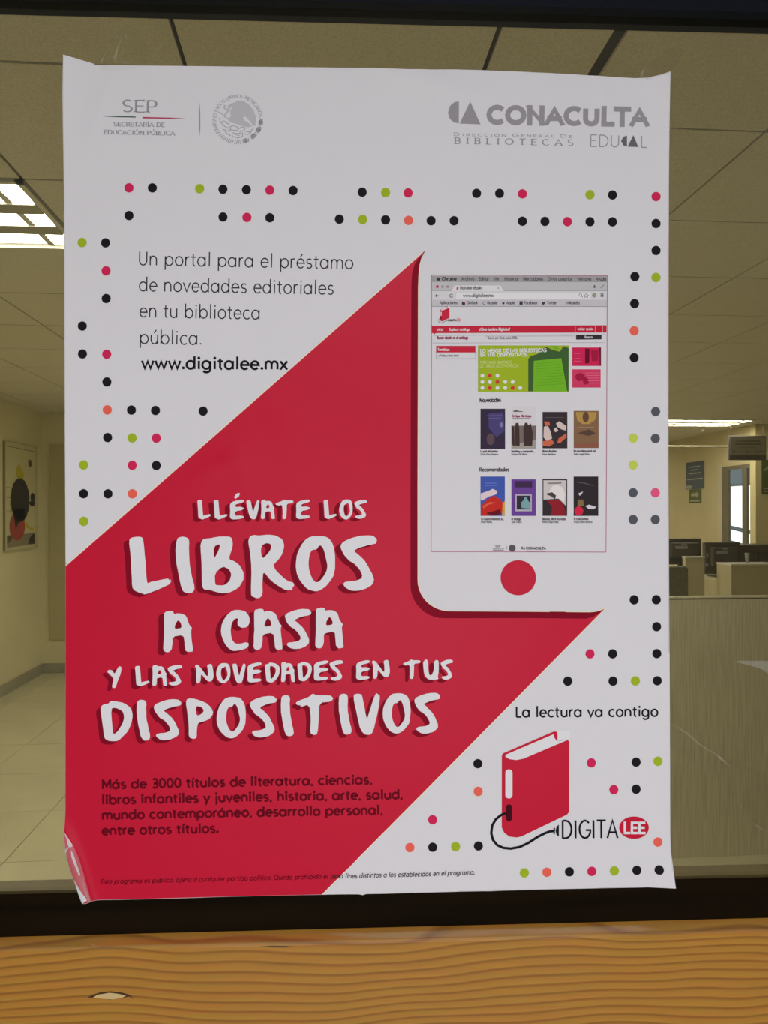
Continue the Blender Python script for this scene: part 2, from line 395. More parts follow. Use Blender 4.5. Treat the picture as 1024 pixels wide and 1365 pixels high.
# cup and dark box behind
xa, za = on_y(991.5, 736.5, 6.66); xb, zb = on_y(991.5, 751, 6.66)
cp = empty('cup', (xa, 6.60, zb), 'pale conical cup standing on the wide beige partition', 'cup')
bm = bmesh.new(); n = 20
ring = lambda r, z: [bm.verts.new((r * math.cos(6.28318 * i / n), r * math.sin(6.28318 * i / n), z)) for i in range(n)]
L = [ring(.008, .0), ring(.014, .002), ring(.021, za - zb), ring(.019, za - zb), ring(.012, .006)]
for a, b in zip(L[:-1], L[1:]):
    for i in range(n): bm.faces.new([a[i], a[(i + 1) % n], b[(i + 1) % n], b[i]])
bm.faces.new(L[0][::-1]); bm.faces.new(L[-1])
bm_obj('cup_body', bm, lbl, cp, smooth=True)
tag(box('cabinet_body', 0, .6, 0, .45, 0, 1.28, mat('dark_brown_cabinet', (.10, .085, .05), .5)), 'dark brown low cabinet behind the pale cup against the window wall', 'cabinet').name = 'low_cabinet'
c = bpy.data.objects['low_cabinet']; c.location = (4.42, 8.0, 0)
for k in range(2): box('door', .01 + k * .295, .295 + k * .295, -.012, 0, .05, 1.2, mat('dark_brown_cabinet', (0, 0, 0)), c)
# office chair behind the counter
ch = empty('office_chair', (2.46, 5.35, 0), 'dim office chair with rounded back behind the service counter', 'chair', rz=R(25))
chm = mat('dark_olive_upholstery', (.24, .235, .18), .8, .2, (30, .1))
box('backrest', -.22, .22, -.03, .04, .68, 1.25, chm, ch, bevel=.03, seg=4); box('seat', -.24, .24, -.02, .44, .44, .52, chm, ch, bevel=.03, seg=3)
cyl('post', (0, .2, .08), (0, .2, .44), .025, .025, blk, ch); cyl('base', (0, .2, .03), (0, .2, .08), .26, .06, blk, ch)
box('back_bar', -.03, .03, .03, .06, .46, .75, blk, ch)
# service counter with vertical grain
ct = bpy.data.materials.new('ribbed_olive_counter'); ct.use_nodes = True
nt = ct.node_tree; b = nt.nodes['Principled BSDF']; b.inputs['Roughness'].default_value = .6; b.inputs['Specular IOR Level'].default_value = .2
tc = nt.nodes.new('ShaderNodeTexCoord'); mp = nt.nodes.new('ShaderNodeMapping'); mp.inputs['Scale'].default_value = (130, 130, 5)
n1 = nt.nodes.new('ShaderNodeTexNoise'); n1.inputs['Scale'].default_value = 1; n1.inputs['Detail'].default_value = 5
rp = nt.nodes.new('ShaderNodeValToRGB'); rp.color_ramp.elements[0].position = .3; rp.color_ramp.elements[1].position = .7
rp.color_ramp.elements[0].color = (.60, .56, .43, 1); rp.color_ramp.elements[1].color = (.82, .77, .60, 1)
nt.links.new(tc.outputs['Object'], mp.inputs[0]); nt.links.new(mp.outputs[0], n1.inputs['Vector']); nt.links.new(n1.outputs['Fac'], rp.inputs[0]); nt.links.new(rp.outputs[0], b.inputs['Base Color'])
sc_ = empty('service_counter', (2.1, 3.52, 0), 'olive brown grained service counter front at the lower right behind the glass', 'counter')
zt = on_y(950, 795.5, 3.52)[1]
box('counter_front', -1.1, 1.3, 0, .05, .0, zt - .012, ct, sc_)
box('counter_top', -1.12, 1.32, -.004, .055, zt - .008, zt, ct, sc_, bevel=.003)
box('foot_rail', -1.1, 1.3, .05, .12, 0, .06, ct, sc_)

# ------------------------------------------------------------------ glazed partition
gm = bpy.data.materials.new('bronze_tinted_glass'); gm.use_nodes = True
nt = gm.node_tree; nt.nodes.clear(); out = nt.nodes.new('ShaderNodeOutputMaterial')
tr = nt.nodes.new('ShaderNodeBsdfTransparent'); tr.inputs[0].default_value = (.88, .865, .785, 1)
gs = nt.nodes.new('ShaderNodeBsdfGlossy'); gs.inputs['Roughness'].default_value = .0
fr = nt.nodes.new('ShaderNodeFresnel'); fr.inputs[0].default_value = 1.45; mx = nt.nodes.new('ShaderNodeMixShader')
nt.links.new(fr.outputs[0], mx.inputs[0]); nt.links.new(tr.outputs[0], mx.inputs[1]); nt.links.new(gs.outputs[0], mx.inputs[2]); nt.links.new(mx.outputs[0], out.inputs[0])
U0, U1 = -2.9, 5.2
def zg(py): return (on_glass(512, py)).z
ZG0, ZG1 = zg(1182), zg(12)
struct(box('window_1', U0, U1, .002, .008, ZG0 - .01, ZG1 + .01, gm, T=GT))
darkm = mat('dark_bronze_frame', (.009, .005, .002), .6, .03, (8, .3, (.3, 1, 6)))
topm = mat('blue_black_frame', (.004, .006, .012), .5, .1)
sillm = mat('brown_sill', (.19, .15, .07), .45, .4, (20, .15, (.3, 1, 1)))
ZW = zg(1236.5)
f0 = struct(box('trim_1', U0, U1, .0012, .0018, ZW - .01, ZG0, darkm, T=GT))
struct(box('trim_2', U0, U1, .0081, .030, ZW - .01, ZG0, sillm, T=GT))
struct(box('trim_3', U0, U1, -.010, .0018, ZG1, ZG1 + .08, topm, T=GT))
struct(box('trim_4', U0, U1, .0082, .03, ZG1 + .004, ZG1 + .08, topm, T=GT))
struct(box('wall_front_upper', U0, U1, -.004, .10, ZG1 + .08, ZC, nearm, T=GT))
struct(box('wall_front_lower', U0, U1, -.004, .10, -.005, ZW - .2, nearm, T=GT))

# pine rail
pm = bpy.data.materials.new('varnished_pine'); pm.use_nodes = True
nt = pm.node_tree; b = nt.nodes['Principled BSDF']; b.inputs['Roughness'].default_value = .5; b.inputs['Specular IOR Level'].default_value = .25; b.inputs['Coat Weight'].default_value = .3; b.inputs['Coat Roughness'].default_value = .12; b.inputs['Coat IOR'].default_value = 1.5
tc = nt.nodes.new('ShaderNodeTexCoord'); mp = nt.nodes.new('ShaderNodeMapping'); mp.inputs['Scale'].default_value = (.75, .9, 1.0)
n1 = nt.nodes.new('ShaderNodeTexNoise'); n1.inputs['Scale'].default_value = 4.0; n1.inputs['Detail'].default_value = 1.5
sep = nt.nodes.new('ShaderNodeSeparateXYZ')
m1 = nt.nodes.new('ShaderNodeMath'); m1.operation = 'MULTIPLY'; m1.inputs[1].default_value = .085
m2 = nt.nodes.new('ShaderNodeMath'); m2.operation = 'ADD'
n3 = nt.nodes.new('ShaderNodeTexNoise'); n3.inputs['Scale'].default_value = 1.0; n3.inputs['Detail'].default_value = 1
m3 = nt.nodes.new('ShaderNodeMath'); m3.operation = 'MULTIPLY'; m3.inputs[1].default_value = 125.0
fr_ = nt.nodes.new('ShaderNodeMath'); fr_.operation = 'FRACT'
r1 = nt.nodes.new('ShaderNodeValToRGB'); e = r1.color_ramp.elements
e[0].position = 0; e[0].color = (.56, .26, .034, 1); e[1].position = 1.0; e[1].color = (.56, .26, .036, 1)
x = e.new(.55); x.color = (.52, .23, .028, 1); x = e.new(.82); x.color = (.34, .13, .015, 1); x = e.new(.92); x.color = (.43, .18, .022, 1)
mp2 = nt.nodes.new('ShaderNodeMapping'); mp2.inputs['Scale'].default_value = (14, 80, 260)
n2 = nt.nodes.new('ShaderNodeTexNoise'); n2.inputs['Scale'].default_value = 1.0; n2.inputs['Detail'].default_value = 4
mix = nt.nodes.new('ShaderNodeMix'); mix.data_type = 'RGBA'; mix.blend_type = 'MULTIPLY'; mix.inputs['Factor'].default_value = .35
L_ = nt.links.new
L_(tc.outputs['Object'], mp.inputs[0]); L_(mp.outputs[0], n1.inputs['Vector']); L_(tc.outputs['Object'], sep.inputs[0])
L_(n1.outputs['Fac'], m1.inputs[0]); L_(m1.outputs[0], m2.inputs[0]); L_(sep.outputs['Z'], m2.inputs[1]); L_(m2.outputs[0], m3.inputs[0]); L_(m3.outputs[0], fr_.inputs[0]); L_(fr_.outputs[0], r1.inputs[0])
L_(tc.outputs['Object'], mp2.inputs[0]); L_(mp2.outputs[0], n2.inputs['Vector']); L_(r1.outputs[0], mix.inputs['A']); L_(n2.outputs['Color'], mix.inputs['B']); L_(mix.outputs['Result'], b.inputs['Base Color'])
rail = empty('pine_rail', G0 + UP * ZW, 'varnished orange pine rail running below the dark window frame', 'rail', rz=-GYAW)
bm = bmesh.new(); prof = [(-.0100, -.0053)]
for i in range(1, 7):
    a = R(28 + 62 * i / 6)
    prof.append((-.0100 - .0045 * (math.sin(a) - math.sin(R(28))), -.0053 - .0045 * (math.cos(R(28)) - math.cos(a))))
FW = -prof[-1][0]
prof = [(.0, .0)] + prof + [(-FW, -.2), (.0, -.2)]
va = [bm.verts.new((-2.5, y, z)) for y, z in prof]; vb = [bm.verts.new((3.5, y, z)) for y, z in prof]
for i in range(len(prof)):
    j = (i + 1) % len(prof); bm.faces.new([va[i], va[j], vb[j], vb[i]])
bm.faces.new(va[::-1]); bm.faces.new(vb)
bmesh.ops.recalc_face_normals(bm, faces=list(bm.faces))
ro = bm_obj('board', bm, pm, rail)
pe = pm.copy(); pe.name = 'thickly_varnished_pine_edge'; q = pe.node_tree.nodes['Principled BSDF']
q.inputs['Coat Weight'].default_value = 1.0; q.inputs['Coat IOR'].default_value = 2.1; q.inputs['Coat Roughness'].default_value = .10
ro.data.materials.append(pe)
for p in ro.data.polygons: p.material_index = 1 if p.normal.z > .5 else 0
def rail_pt(px, py, off):
    d = R_ * ((px - 512) / FPX) - U_ * ((py - 682.5) / FPX) + F_
    g = G0 - GN * (FW + off)
    t = (g - EYE).dot(GN) / d.dot(GN); q = EYE + d * t - (G0 + UP * ZW)
    return Vector((q.dot(GU), q.dot(GN), q.z))
def rail_patch(name, pts, off, m, label):
    bm = bmesh.new(); flat_poly(bm, [rail_pt(x, y, off) for x, y in pts]); return bm_obj(name, bm, m, rail, label)
rail_patch('chip', [(116, 1330), (124, 1326), (135, 1322.5), (148, 1321.5), (162, 1323), (172, 1326), (178, 1330.5), (172, 1328.5), (160, 1331), (148, 1333), (134, 1331), (124, 1330)], .0002, mat('dark_chip_edge', (.07, .03, .008), .7), 'dark worn edge of the chip')
rail_patch('chip', [(124, 1330), (130, 1326), (138, 1325), (146, 1323.5), (158, 1325), (168, 1327.5), (162, 1330.5), (150, 1332.5), (136, 1331.5)], .0004, mat('bare_pine', (.66, .47, .22), .7), 'pale bare wood chip')
rail_patch('scratch', [(348, 1262), (362, 1261), (380, 1261.2), (394, 1262.5), (380, 1263.2), (362, 1262.8)], .0002, mat('dark_scratch', (.07, .06, .03), .7), 'short dark scratch')

# ------------------------------------------------------------------ the poster sheet
def seg_d(px, py, a, b):
    ax, ay = a; bx, by = b; dx, dy = bx - ax, by - ay
    t = max(0, min(1, ((px - ax) * dx + (py - ay) * dy) / (dx * dx + dy * dy)))
    return math.hypot(px - ax - dx * t, py - ay - dy * t), t
def side(px, py, a, b):
    return ((px - a[0]) * (b[1] - a[1]) - (py - a[1]) * (b[0] - a[0])) / math.hypot(b[0] - a[0], b[1] - a[1])
CREASES = [  # (a, b, half width px, height m)
    ((505, 90), (640, 128), 16, .0011), ((560, 92), (575, 150), 10, .0006), ((800, 100), (812, 160), 8, .0007),
    ((155, 95), (118, 190), 9, .0007), ((415, 92), (424, 128), 7, .0005), ((300, 600), (345, 640), 22, .0006), ((255, 640), (330, 600), 14, .0004),
    ((470, 1150), (478, 1192), 9, .0007), ((500, 1190), (600, 1150), 14, .0005), ((365, 540), (420, 600), 26, .0005),
    ((660, 1150), (652, 1186), 7, .0006), ((470, 720), (540, 760), 24, .0004), ((595, 1040), (590, 1080), 6, .0003)]
def disp(px, py):
    h = .0009
    for a, b, wd, amp in CREASES:
        d, t = seg_d(px, py, a, b)
        if d < wd * 3: h += 1.5 * amp * math.exp(-(d / wd) ** 2) * (math.sin(math.pi * (0.1 + .8 * t)))
    h += .0005 * (1 + math.sin(px / 83.0 + 1.2 * math.sin(py / 150.0))) * (1 + .6 * math.sin(py / 117.0)) * .5
    # top left: corner flap folded towards the viewer along a torn crease
    s = -side(px, py, (127, 84), (88, 235))
    if s > 0 and py < 240: h += .00013 * s * (1 - (py - 78) / 165.0)
    # top right corner lifts
    s = (px - 848) / 45.0 - max(0, (py - 100)) / 260.0
    if s > 0: h += .007 * s * s
    # bottom right corner, crease from (850,1182) to (897,1130)
    s = -side(px, py, (862, 1184), (897, 1128))
    if s > 0: h += .00016 * s
    # bottom left roll
    s = side(px, py, (99, 1122), (123, 1200))
    if py > 1085:
        k = min(1, (py - 1085) / 60.0)
        h += k * .0045 * math.exp(-((s + 5) / 8.0) ** 2)
    return h
def P3(px, py, off=0.0):
    return on_glass(px, py, disp(px, py) + off)

BASE = on_glass(500, 1190, 0)
poster = empty('poster', BASE, 'large white and crimson library poster taped to the glass with a slightly curled corner', 'poster')

PM = {}
def ink(name, r, g, b, rough=.5, spec=.05, k=.73):
    if name not in PM:
        PM[name] = mat(name, tuple(min(.95, lin(c) / k) for c in (r, g, b)), rough, spec)
    return PM[name]
PAPER = ink('paper_white', 200, 197, 203)
RED = ink('ink_crimson', 180, 17, 48, .38, .13); DRED = ink('ink_shadow_crimson', 120, 9, 32); TRED = ink('ink_dark_maroon', 96, 7, 25)
BLK = ink('ink_black', 25, 23, 27); GRN = ink('ink_green', 146, 165, 36); COR = ink('ink_coral', 214, 92, 78); WHT = ink('ink_white', 206, 204, 210)
GRY = ink('ink_grey', 138, 134, 141); CRM = ink('ink_cream', 224, 205, 185); DOTR = ink('ink_raspberry', 190, 35, 80); LGR = ink('ink_light_grey', 172, 169, 175)
STL = ink('ink_slate', 78, 80, 88); LGRN = ink('ink_lime', 178, 190, 80); PNK = ink('ink_pink', 208, 80, 120); MGR = ink('ink_mid_grey', 95, 92, 98)

class Layer:
    """flat print: polygons in photograph coordinates laid onto the sheet"""
    def __init__(s): s.polys = []
    def poly(s, pts, holes=()): s.polys.append((list(pts), [list(h) for h in holes]))
    def build(s, name, m, parent, z, label=None, grid=None, org=None):
        org = org or BASE
        bm = bmesh.new()
        for pts, holes in s.polys:
            loops = [[Vector((x, y, 0)) for x, y in L] for L in [pts] + holes]
            flat = [v for L in loops for v in L]
            vs = [bm.verts.new(v) for v in flat]
            for t in tessellate_polygon(loops):
                if len(set(t)) == 3:
                    a, b, c = (flat[i] for i in t)
                    if abs((b - a).cross(c - a).z) < 1e-7: continue
                    try: f = bm.faces.new([vs[i] for i in t])
                    except ValueError: pass
        if grid:
            xs = [v.co.x for v in bm.verts]; ys = [v.co.y for v in bm.verts]
            for ax, lo, hi in ((0, min(xs), max(xs)), (1, min(ys), max(ys))):
                c = math.floor(lo / grid) * grid + grid
                while c < hi:
                    co = (c, 0, 0) if ax == 0 else (0, c, 0); no = (1, 0, 0) if ax == 0 else (0, 1, 0)
                    bmesh.ops.bisect_plane(bm, geom=list(bm.verts) + list(bm.edges) + list(bm.faces), plane_co=co, plane_no=no, dist=1e-5)
                    c += grid
            bmesh.ops.remove_doubles(bm, verts=list(bm.verts), dist=1e-4)
        bm.normal_update()
        for f in bm.faces:
            if f.normal.z > 0: f.normal_flip()
        for v in bm.verts: v.co = P3(v.co.x, v.co.y, z) - org
        bm.normal_update()
        for f in bm.faces:
            if f.normal.dot(GN) > 0: f.normal_flip()
        return bm_obj(name, bm, m, parent, label, smooth=bool(grid))

def arc(cx, cy, rx, ry, a0, a1, n=None):
    n = n or max(3, int(abs(a1 - a0) / 22)); return [(cx + rx * math.cos(R(a0 + (a1 - a0) * i / n)), cy + ry * math.sin(R(a0 + (a1 - a0) * i / n))) for i in range(n + 1)]
def ell(cx, cy, rx, ry, n=24): return [(cx + rx * math.cos(2 * math.pi * i / n), cy + ry * math.sin(2 * math.pi * i / n)) for i in range(n)]
def rect(x0, y0, x1, y1): return [(x0, y0), (x1, y0), (x1, y1), (x0, y1)]
def ribbon(L, pts, w, contrast=None, ext=0.0):
    """stroke of width w (px) along pts, mitred; contrast thins the horizontals"""
    q = [pts[0]]
    for p in pts[1:]:
        if math.hypot(p[0] - q[-1][0], p[1] - q[-1][1]) > 1e-4: q.append(p)
    if len(q) < 2: return
    closed = math.hypot(q[0][0] - q[-1][0], q[0][1] - q[-1][1]) < 1e-3
    if closed: q = q[:-1]
    n = len(q)
    def dr(i, j):
        dx, dy = q[j][0] - q[i][0], q[j][1] - q[i][1]; l = math.hypot(dx, dy) or 1; return dx / l, dy / l
    A, B = [], []
    for i in range(n):
        if closed: d0 = dr(i - 1, i); d1 = dr(i, (i + 1) % n)
        else:
            d0 = dr(i - 1, i) if i > 0 else dr(0, 1); d1 = dr(i, i + 1) if i < n - 1 else d0
        nx, ny = -(d0[1] + d1[1]), d0[0] + d1[0]; l = math.hypot(nx, ny)
        if l < .2: nx, ny, l = -d1[1], d1[0], 1
        nx /= l; ny /= l
        k = 1 / max(.5, nx * -d1[1] + ny * d1[0])
        ww = w * (contrast + (1 - contrast) * abs(nx) ** 1.3) if contrast else w
        x, y = q[i]
        if not closed and i == 0: x -= d0[0] * ext; y -= d0[1] * ext
        if not closed and i == n - 1: x += d1[0] * ext; y += d1[1] * ext
        A.append((x + nx * k * ww / 2, y + ny * k * ww / 2)); B.append((x - nx * k * ww / 2, y - ny * k * ww / 2))
    for i in range(n if closed else n - 1):
        j = (i + 1) % n; L.poly([A[i], A[j], B[j], B[i]])

# ---- stroke alphabet (y up, baseline 0, cap height 1, x height .68)
def Ar(cx, cy, rx, ry, a0, a1): return arc(cx, cy, rx, ry, a0, a1)
X = .68; H2 = X / 2
bowl = lambda cx: Ar(cx, H2, .31, H2, 0, 360)
G = {
 'a': (.80, [bowl(.36), [(.67, X), (.67, 0)]]), 'b': (.80, [[(.10, 1.06), (.10, 0)], bowl(.42)]),
 'c': (.66, [Ar(.38, H2, .31, H2, 48, 312)]), 'd': (.80, [bowl(.36), [(.67, 1.06), (.67, 0)]]),
 'e': (.72, [[(.07, .36), (.66, .36)] + Ar(.365, H2, .295, H2, 4, 318)]),
 'f': (.42, [[(.18, 0), (.18, .84)] + Ar(.34, .84, .16, .2, 180, 80), [(.03, .66), (.36, .66)]]),
 'g': (.80, [bowl(.36), [(.67, X), (.67, -.06)] + Ar(.38, -.06, .29, .24, 0, -150)]),
 'h': (.74, [[(.10, 1.06), (.10, 0)], Ar(.36, .40, .26, .28, 180, 0) + [(.62, 0)]]),
 'i': (.30, [[(.15, X), (.15, 0)], 'dot']), '\u0131': (.30, [[(.15, X), (.15, 0)]]),
 'j': (.30, [[(.17, X), (.17, -.12)] + Ar(.05, -.12, .12, .14, 0, -90), 'dot']),
 'k': (.66, [[(.10, 1.06), (.10, 0)], [(.56, X), (.12, .28)], [(.26, .40), (.60, 0)]]),
 'l': (.30, [[(.15, 1.06), (.15, 0)]]),
 'm': (1.12, [[(.10, X), (.10, 0)], Ar(.33, .42, .23, .26, 180, 0) + [(.56, 0)], Ar(.79, .42, .23, .26, 180, 0) + [(1.02, 0)]]),
 'n': (.74, [[(.10, X), (.10, 0)], Ar(.36, .40, .26, .28, 180, 0) + [(.62, 0)]]),
 'o': (.76, [bowl(.38)]), 'p': (.80, [[(.10, X), (.10, -.32)], bowl(.42)]), 'q': (.80, [bowl(.36), [(.67, X), (.67, -.32)]]),
 'r': (.46, [[(.10, X), (.10, 0)], Ar(.34, .38, .24, .30, 180, 72)]),
 's': (.58, [Ar(.30, .505, .20, .175, 38, 265) + Ar(.28, .175, .21, .175, 85, -142)]),
 't': (.46, [[(.20, .90), (.20, .18)] + Ar(.34, .18, .14, .18, 180, 280), [(.03, .66), (.40, .66)]]),
 'u': (.74, [[(.10, X), (.10, .28)] + Ar(.36, .28, .26, .28, 180, 360), [(.62, X), (.62, 0)]]),
 'v': (.66, [[(.04, X), (.33, 0), (.62, X)]]), 'w': (.98, [[(.04, X), (.27, 0), (.49, .62), (.71, 0), (.94, X)]]),
 'x': (.64, [[(.06, X), (.58, 0)], [(.58, X), (.06, 0)]]), 'y': (.66, [[(.04, X), (.33, .02)], [(.62, X), (.20, -.32)]]),
 'z': (.60, [[(.07, X), (.53, X), (.07, 0), (.54, 0)]]),
 'A': (.84, [[(.03, 0), (.42, 1), (.81, 0)], [(.17, .32), (.67, .32)]]), 'B': (.74, [[(.12, 0), (.12, 1)], [(.12, 1), (.38, 1)] + Ar(.38, .76, .24, .24, 90, -90) + [(.12, .52)], [(.38, .52)] + Ar(.40, .26, .27, .26, 90, -90) + [(.12, 0)]]),
 'C': (.86, [Ar(.50, .5, .43, .5, 45, 315)]), 'D': (.88, [[(.12, 0), (.12, 1)], [(.12, 1), (.36, 1)] + Ar(.36, .5, .44, .5, 90, -90) + [(.12, 0)]]),
 'E': (.66, [[(.12, 0), (.12, 1)], [(.12, 1), (.60, 1)], [(.12, .52), (.54, .52)], [(.12, 0), (.62, 0)]]), 'F': (.62, [[(.12, 0), (.12, 1)], [(.12, 1), (.58, 1)], [(.12, .52), (.52, .52)]]),
 'G': (.92, [Ar(.50, .5, .43, .5, 45, 340) + [(.90, .45), (.56, .45)]]), 'H': (.86, [[(.12, 0), (.12, 1)], [(.74, 0), (.74, 1)], [(.12, .52), (.74, .52)]]),
 'I': (.32, [[(.16, 0), (.16, 1)]]), 'J': (.5, [[(.36, 1), (.36, .2)] + Ar(.18, .2, .18, .2, 0, -120)]),
 'K': (.76, [[(.12, 0), (.12, 1)], [(.68, 1), (.14, .42)], [(.32, .6), (.72, 0)]]), 'L': (.60, [[(.12, 1), (.12, 0)], [(.12, 0), (.56, 0)]]),
 'M': (1.0, [[(.12, 0), (.12, 1)], [(.12, 1), (.50, .25), (.88, 1)], [(.88, 1), (.88, 0)]]), 'N': (.88, [[(.12, 0), (.12, 1)], [(.12, 1), (.76, 0)], [(.76, 0), (.76, 1)]]),
 'O': (1.0, [Ar(.50, .5, .43, .5, 0, 360)]), 'P': (.70, [[(.12, 0), (.12, 1)], [(.12, 1), (.38, 1)] + Ar(.38, .73, .26, .27, 90, -90) + [(.12, .46)]]),
 'Q': (1.0, [Ar(.50, .5, .43, .5, 0, 360), [(.6, .3), (.92, -.04)]]), 'R': (.76, [[(.12, 0), (.12, 1)], [(.12, 1), (.38, 1)] + Ar(.38, .73, .26, .27, 90, -90) + [(.12, .46)], [(.40, .46), (.70, 0)]]),
 'S': (.68, [Ar(.34, .745, .25, .255, 35, 262) + Ar(.33, .25, .27, .25, 85, -145)]), 'T': (.74, [[(.37, 0), (.37, 1)], [(.04, 1), (.70, 1)]]),
 'U': (.84, [[(.12, 1), (.12, .32)] + Ar(.42, .32, .30, .32, 180, 360) + [(.72, 1)]]), 'V': (.80, [[(.03, 1), (.40, 0), (.77, 1)]]),
 'W': (1.2, [[(.04, 1), (.32, 0), (.60, .9), (.88, 0), (1.16, 1)]]), 'X': (.78, [[(.06, 1), (.72, 0)], [(.72, 1), (.06, 0)]]), 'Y': (.76, [[(.04, 1), (.38, .45), (.72, 1)], [(.38, .45), (.38, 0)]]),
 'Z': (.7, [[(.06, 1), (.64, 1), (.06, 0), (.66, 0)]]),
 '0': (.72, [Ar(.36, .5, .28, .5, 0, 360)]), '3': (.66, [Ar(.31, .74, .24, .26, 140, -90) + Ar(.32, .25, .28, .27, 90, -140)]), '1': (.4, [[(.08, .8), (.24, 1), (.24, 0)]]),
 '.': (.26, ['per']), ',': (.26, ['com']), ' ': (.38, []), '?': (.56, [Ar(.26, .76, .22, .24, 150, -60) + [(.26, .45), (.26, .26)], 'qd']), '\u00bf': (.56, [[(.3, .74), (.3, .55), (.12, .3)] + Ar(.28, .2, .2, .2, 150, 300)]),
}
ACC = {'\u00e1': 'a', '\u00e9': 'e', '\u00ed': '\u0131', '\u00f3': 'o', '\u00fa': 'u', '\u00c1': 'A', '\u00c9': 'E', '\u00cd': 'I', '\u00d3': 'O', '\u00da': 'U'}
def adv(c):
    return G[ACC.get(c, c)][0]
def text(L, s, x0, y0, x1, y1, cap, wt, serif=False, slant=0.0, contrast=None, smallcaps=None, track=.07, ext=None):
    """string with its baseline from (x0,y0) to (x1,y1), cap height in px"""
    sizes = [1.0] * len(s)
    if smallcaps:
        prev = ' '
        for i, c in enumerate(s):
            sizes[i] = 1.0 if prev == ' ' else smallcaps
            prev = c
    tot = sum((adv(c) + track) * k for c, k in zip(s, sizes)) - track
    ln = math.hypot(x1 - x0, y1 - y0); dx, dy = (x1 - x0) / ln, (y1 - y0) / ln
    sx = ln / tot; x = 0
    for c, k in zip(s, sizes):
        base = ACC.get(c, c)
        heavy = s.isupper() and wt / cap > .15
        ins = wt * .5 if heavy else 0
        def T(p):       # local pixels: x along the line, y up; strokes stay inside cap height
            return (x + p[0] * k) * sx, ins + p[1] * (k * cap - 2 * ins)
        first = len(L.polys)
        w_, strokes = G[base]
        def dot(cx, cy, r=.5, a=1):
            px, py = T((cx, cy)); r_ = wt * r; L.poly([(px + r_ * math.cos(t * .7854 + .39), py + r_ * a * math.sin(t * .7854 + .39)) for t in range(8)])
        for st in strokes:
            if st == 'dot': dot(.15, .93, .68); continue
            if st == 'per': dot(.13, .07, .68); continue
            if st == 'com': ribbon(L, [T((.15, .1)), T((.07, -.16))], wt); continue
            if st == 'qd': dot(.26, .05, .6); continue
            pts = [T(p) for p in st]
            ribbon(L, pts, wt * (1 if k == 1 else .85), contrast, wt * ((.5 if abs(st[0][0] - st[-1][0]) < .02 or abs(st[0][1] - st[-1][1]) < .02 else .8) if heavy else .12) if len(st) < 4 and not serif else 0)
            if serif and len(st) <= 3 and c != ' ':
                for a, b in ((st[0], st[1]), (st[-1], st[-2])):
                    if abs(a[0] - b[0]) < .5 * abs(a[1] - b[1]) and (a[1] < .02 or a[1] > .97 or True) and not (base in 'AVMNY' and abs(a[1] - 1) < .1 and a == st[0] and base == 'A'):
                        yy = a[1] + (.03 if a[1] < .5 else -.03)
                        ribbon(L, [T((a[0] - .15, yy)), T((a[0] + .15, yy))], wt * .4)
                    elif abs(a[1] - b[1]) < .01 and a[0] > b[0]:
                        ribbon(L, [T((a[0], a[1] - .11)), T((a[0], a[1] + .08))], wt * .45)
        if c in ACC:
            yb = .80 if base.islower() or base == '\u0131' else 1.12; cx = w_ / 2
            ribbon(L, [T((cx - .04, yb)), T((cx + .14, yb + .24))], wt * .9)
        hi = k * cap if heavy and c not in ACC else 1e9
        lo = 0.0 if heavy else -1e9
        for i in range(first, len(L.polys)):
            P_ = [(u, min(hi, max(lo, v))) for u, v in L.polys[i][0]]
            P_ = [(u + slant * v, v) for u, v in P_]
            L.polys[i] = ([(x0 + dx * u + dy * v, y0 + dy * u - dx * v) for u, v in P_], [])
        x += (adv(c) + track) * k

# ---- sheet
edge = [(87.6, 78), (100, 80.6), (113, 83.4), (126.8, 86), (127.2, 88), (170, 88.1), (240, 88.6), (300, 89.2), (380, 90), (440, 90.8), (495, 91.6), (520, 93), (545, 94.2), (575, 94.3), (600, 93.6), (640, 94.4), (700, 96.6), (760, 99.4), (800, 102), (825, 103.6), (845, 104.7), (862, 104.4), (878, 102.4), (890, 100.2),
        (890.4, 200), (891, 300), (890.8, 450), (890.6, 600), (891.2, 750), (892.2, 900), (892.8, 1020), (893, 1110), (894, 1136), (896, 1160), (898, 1181), (860, 1182.4), (800, 1183.6), (720, 1185.2), (660, 1187), (600, 1188.2), (520, 1190.2), (488, 1191), (484, 1192.4), (478, 1191.2), (400, 1192.6), (300, 1195), (220, 1197.6), (160, 1198.8), (124, 1199.2), (121.5, 1199.8), (111, 1202.6),
        (105.5, 1189), (99, 1172), (92, 1152), (88, 1132), (86.4, 1112), (87, 1104), (87.8, 1080), (88, 950), (88, 750), (87, 600), (86.5, 450), (86.2, 330), (85.6, 240), (85, 170), (85.4, 130), (86.4, 100)]
S = Layer(); S.poly(edge)
paper = S.build('paper', PAPER, poster, 0, 'glossy white poster sheet', grid=4)
sm = paper.modifiers.new('thickness', 'SOLIDIFY'); sm.thickness = .00018; sm.offset = -1

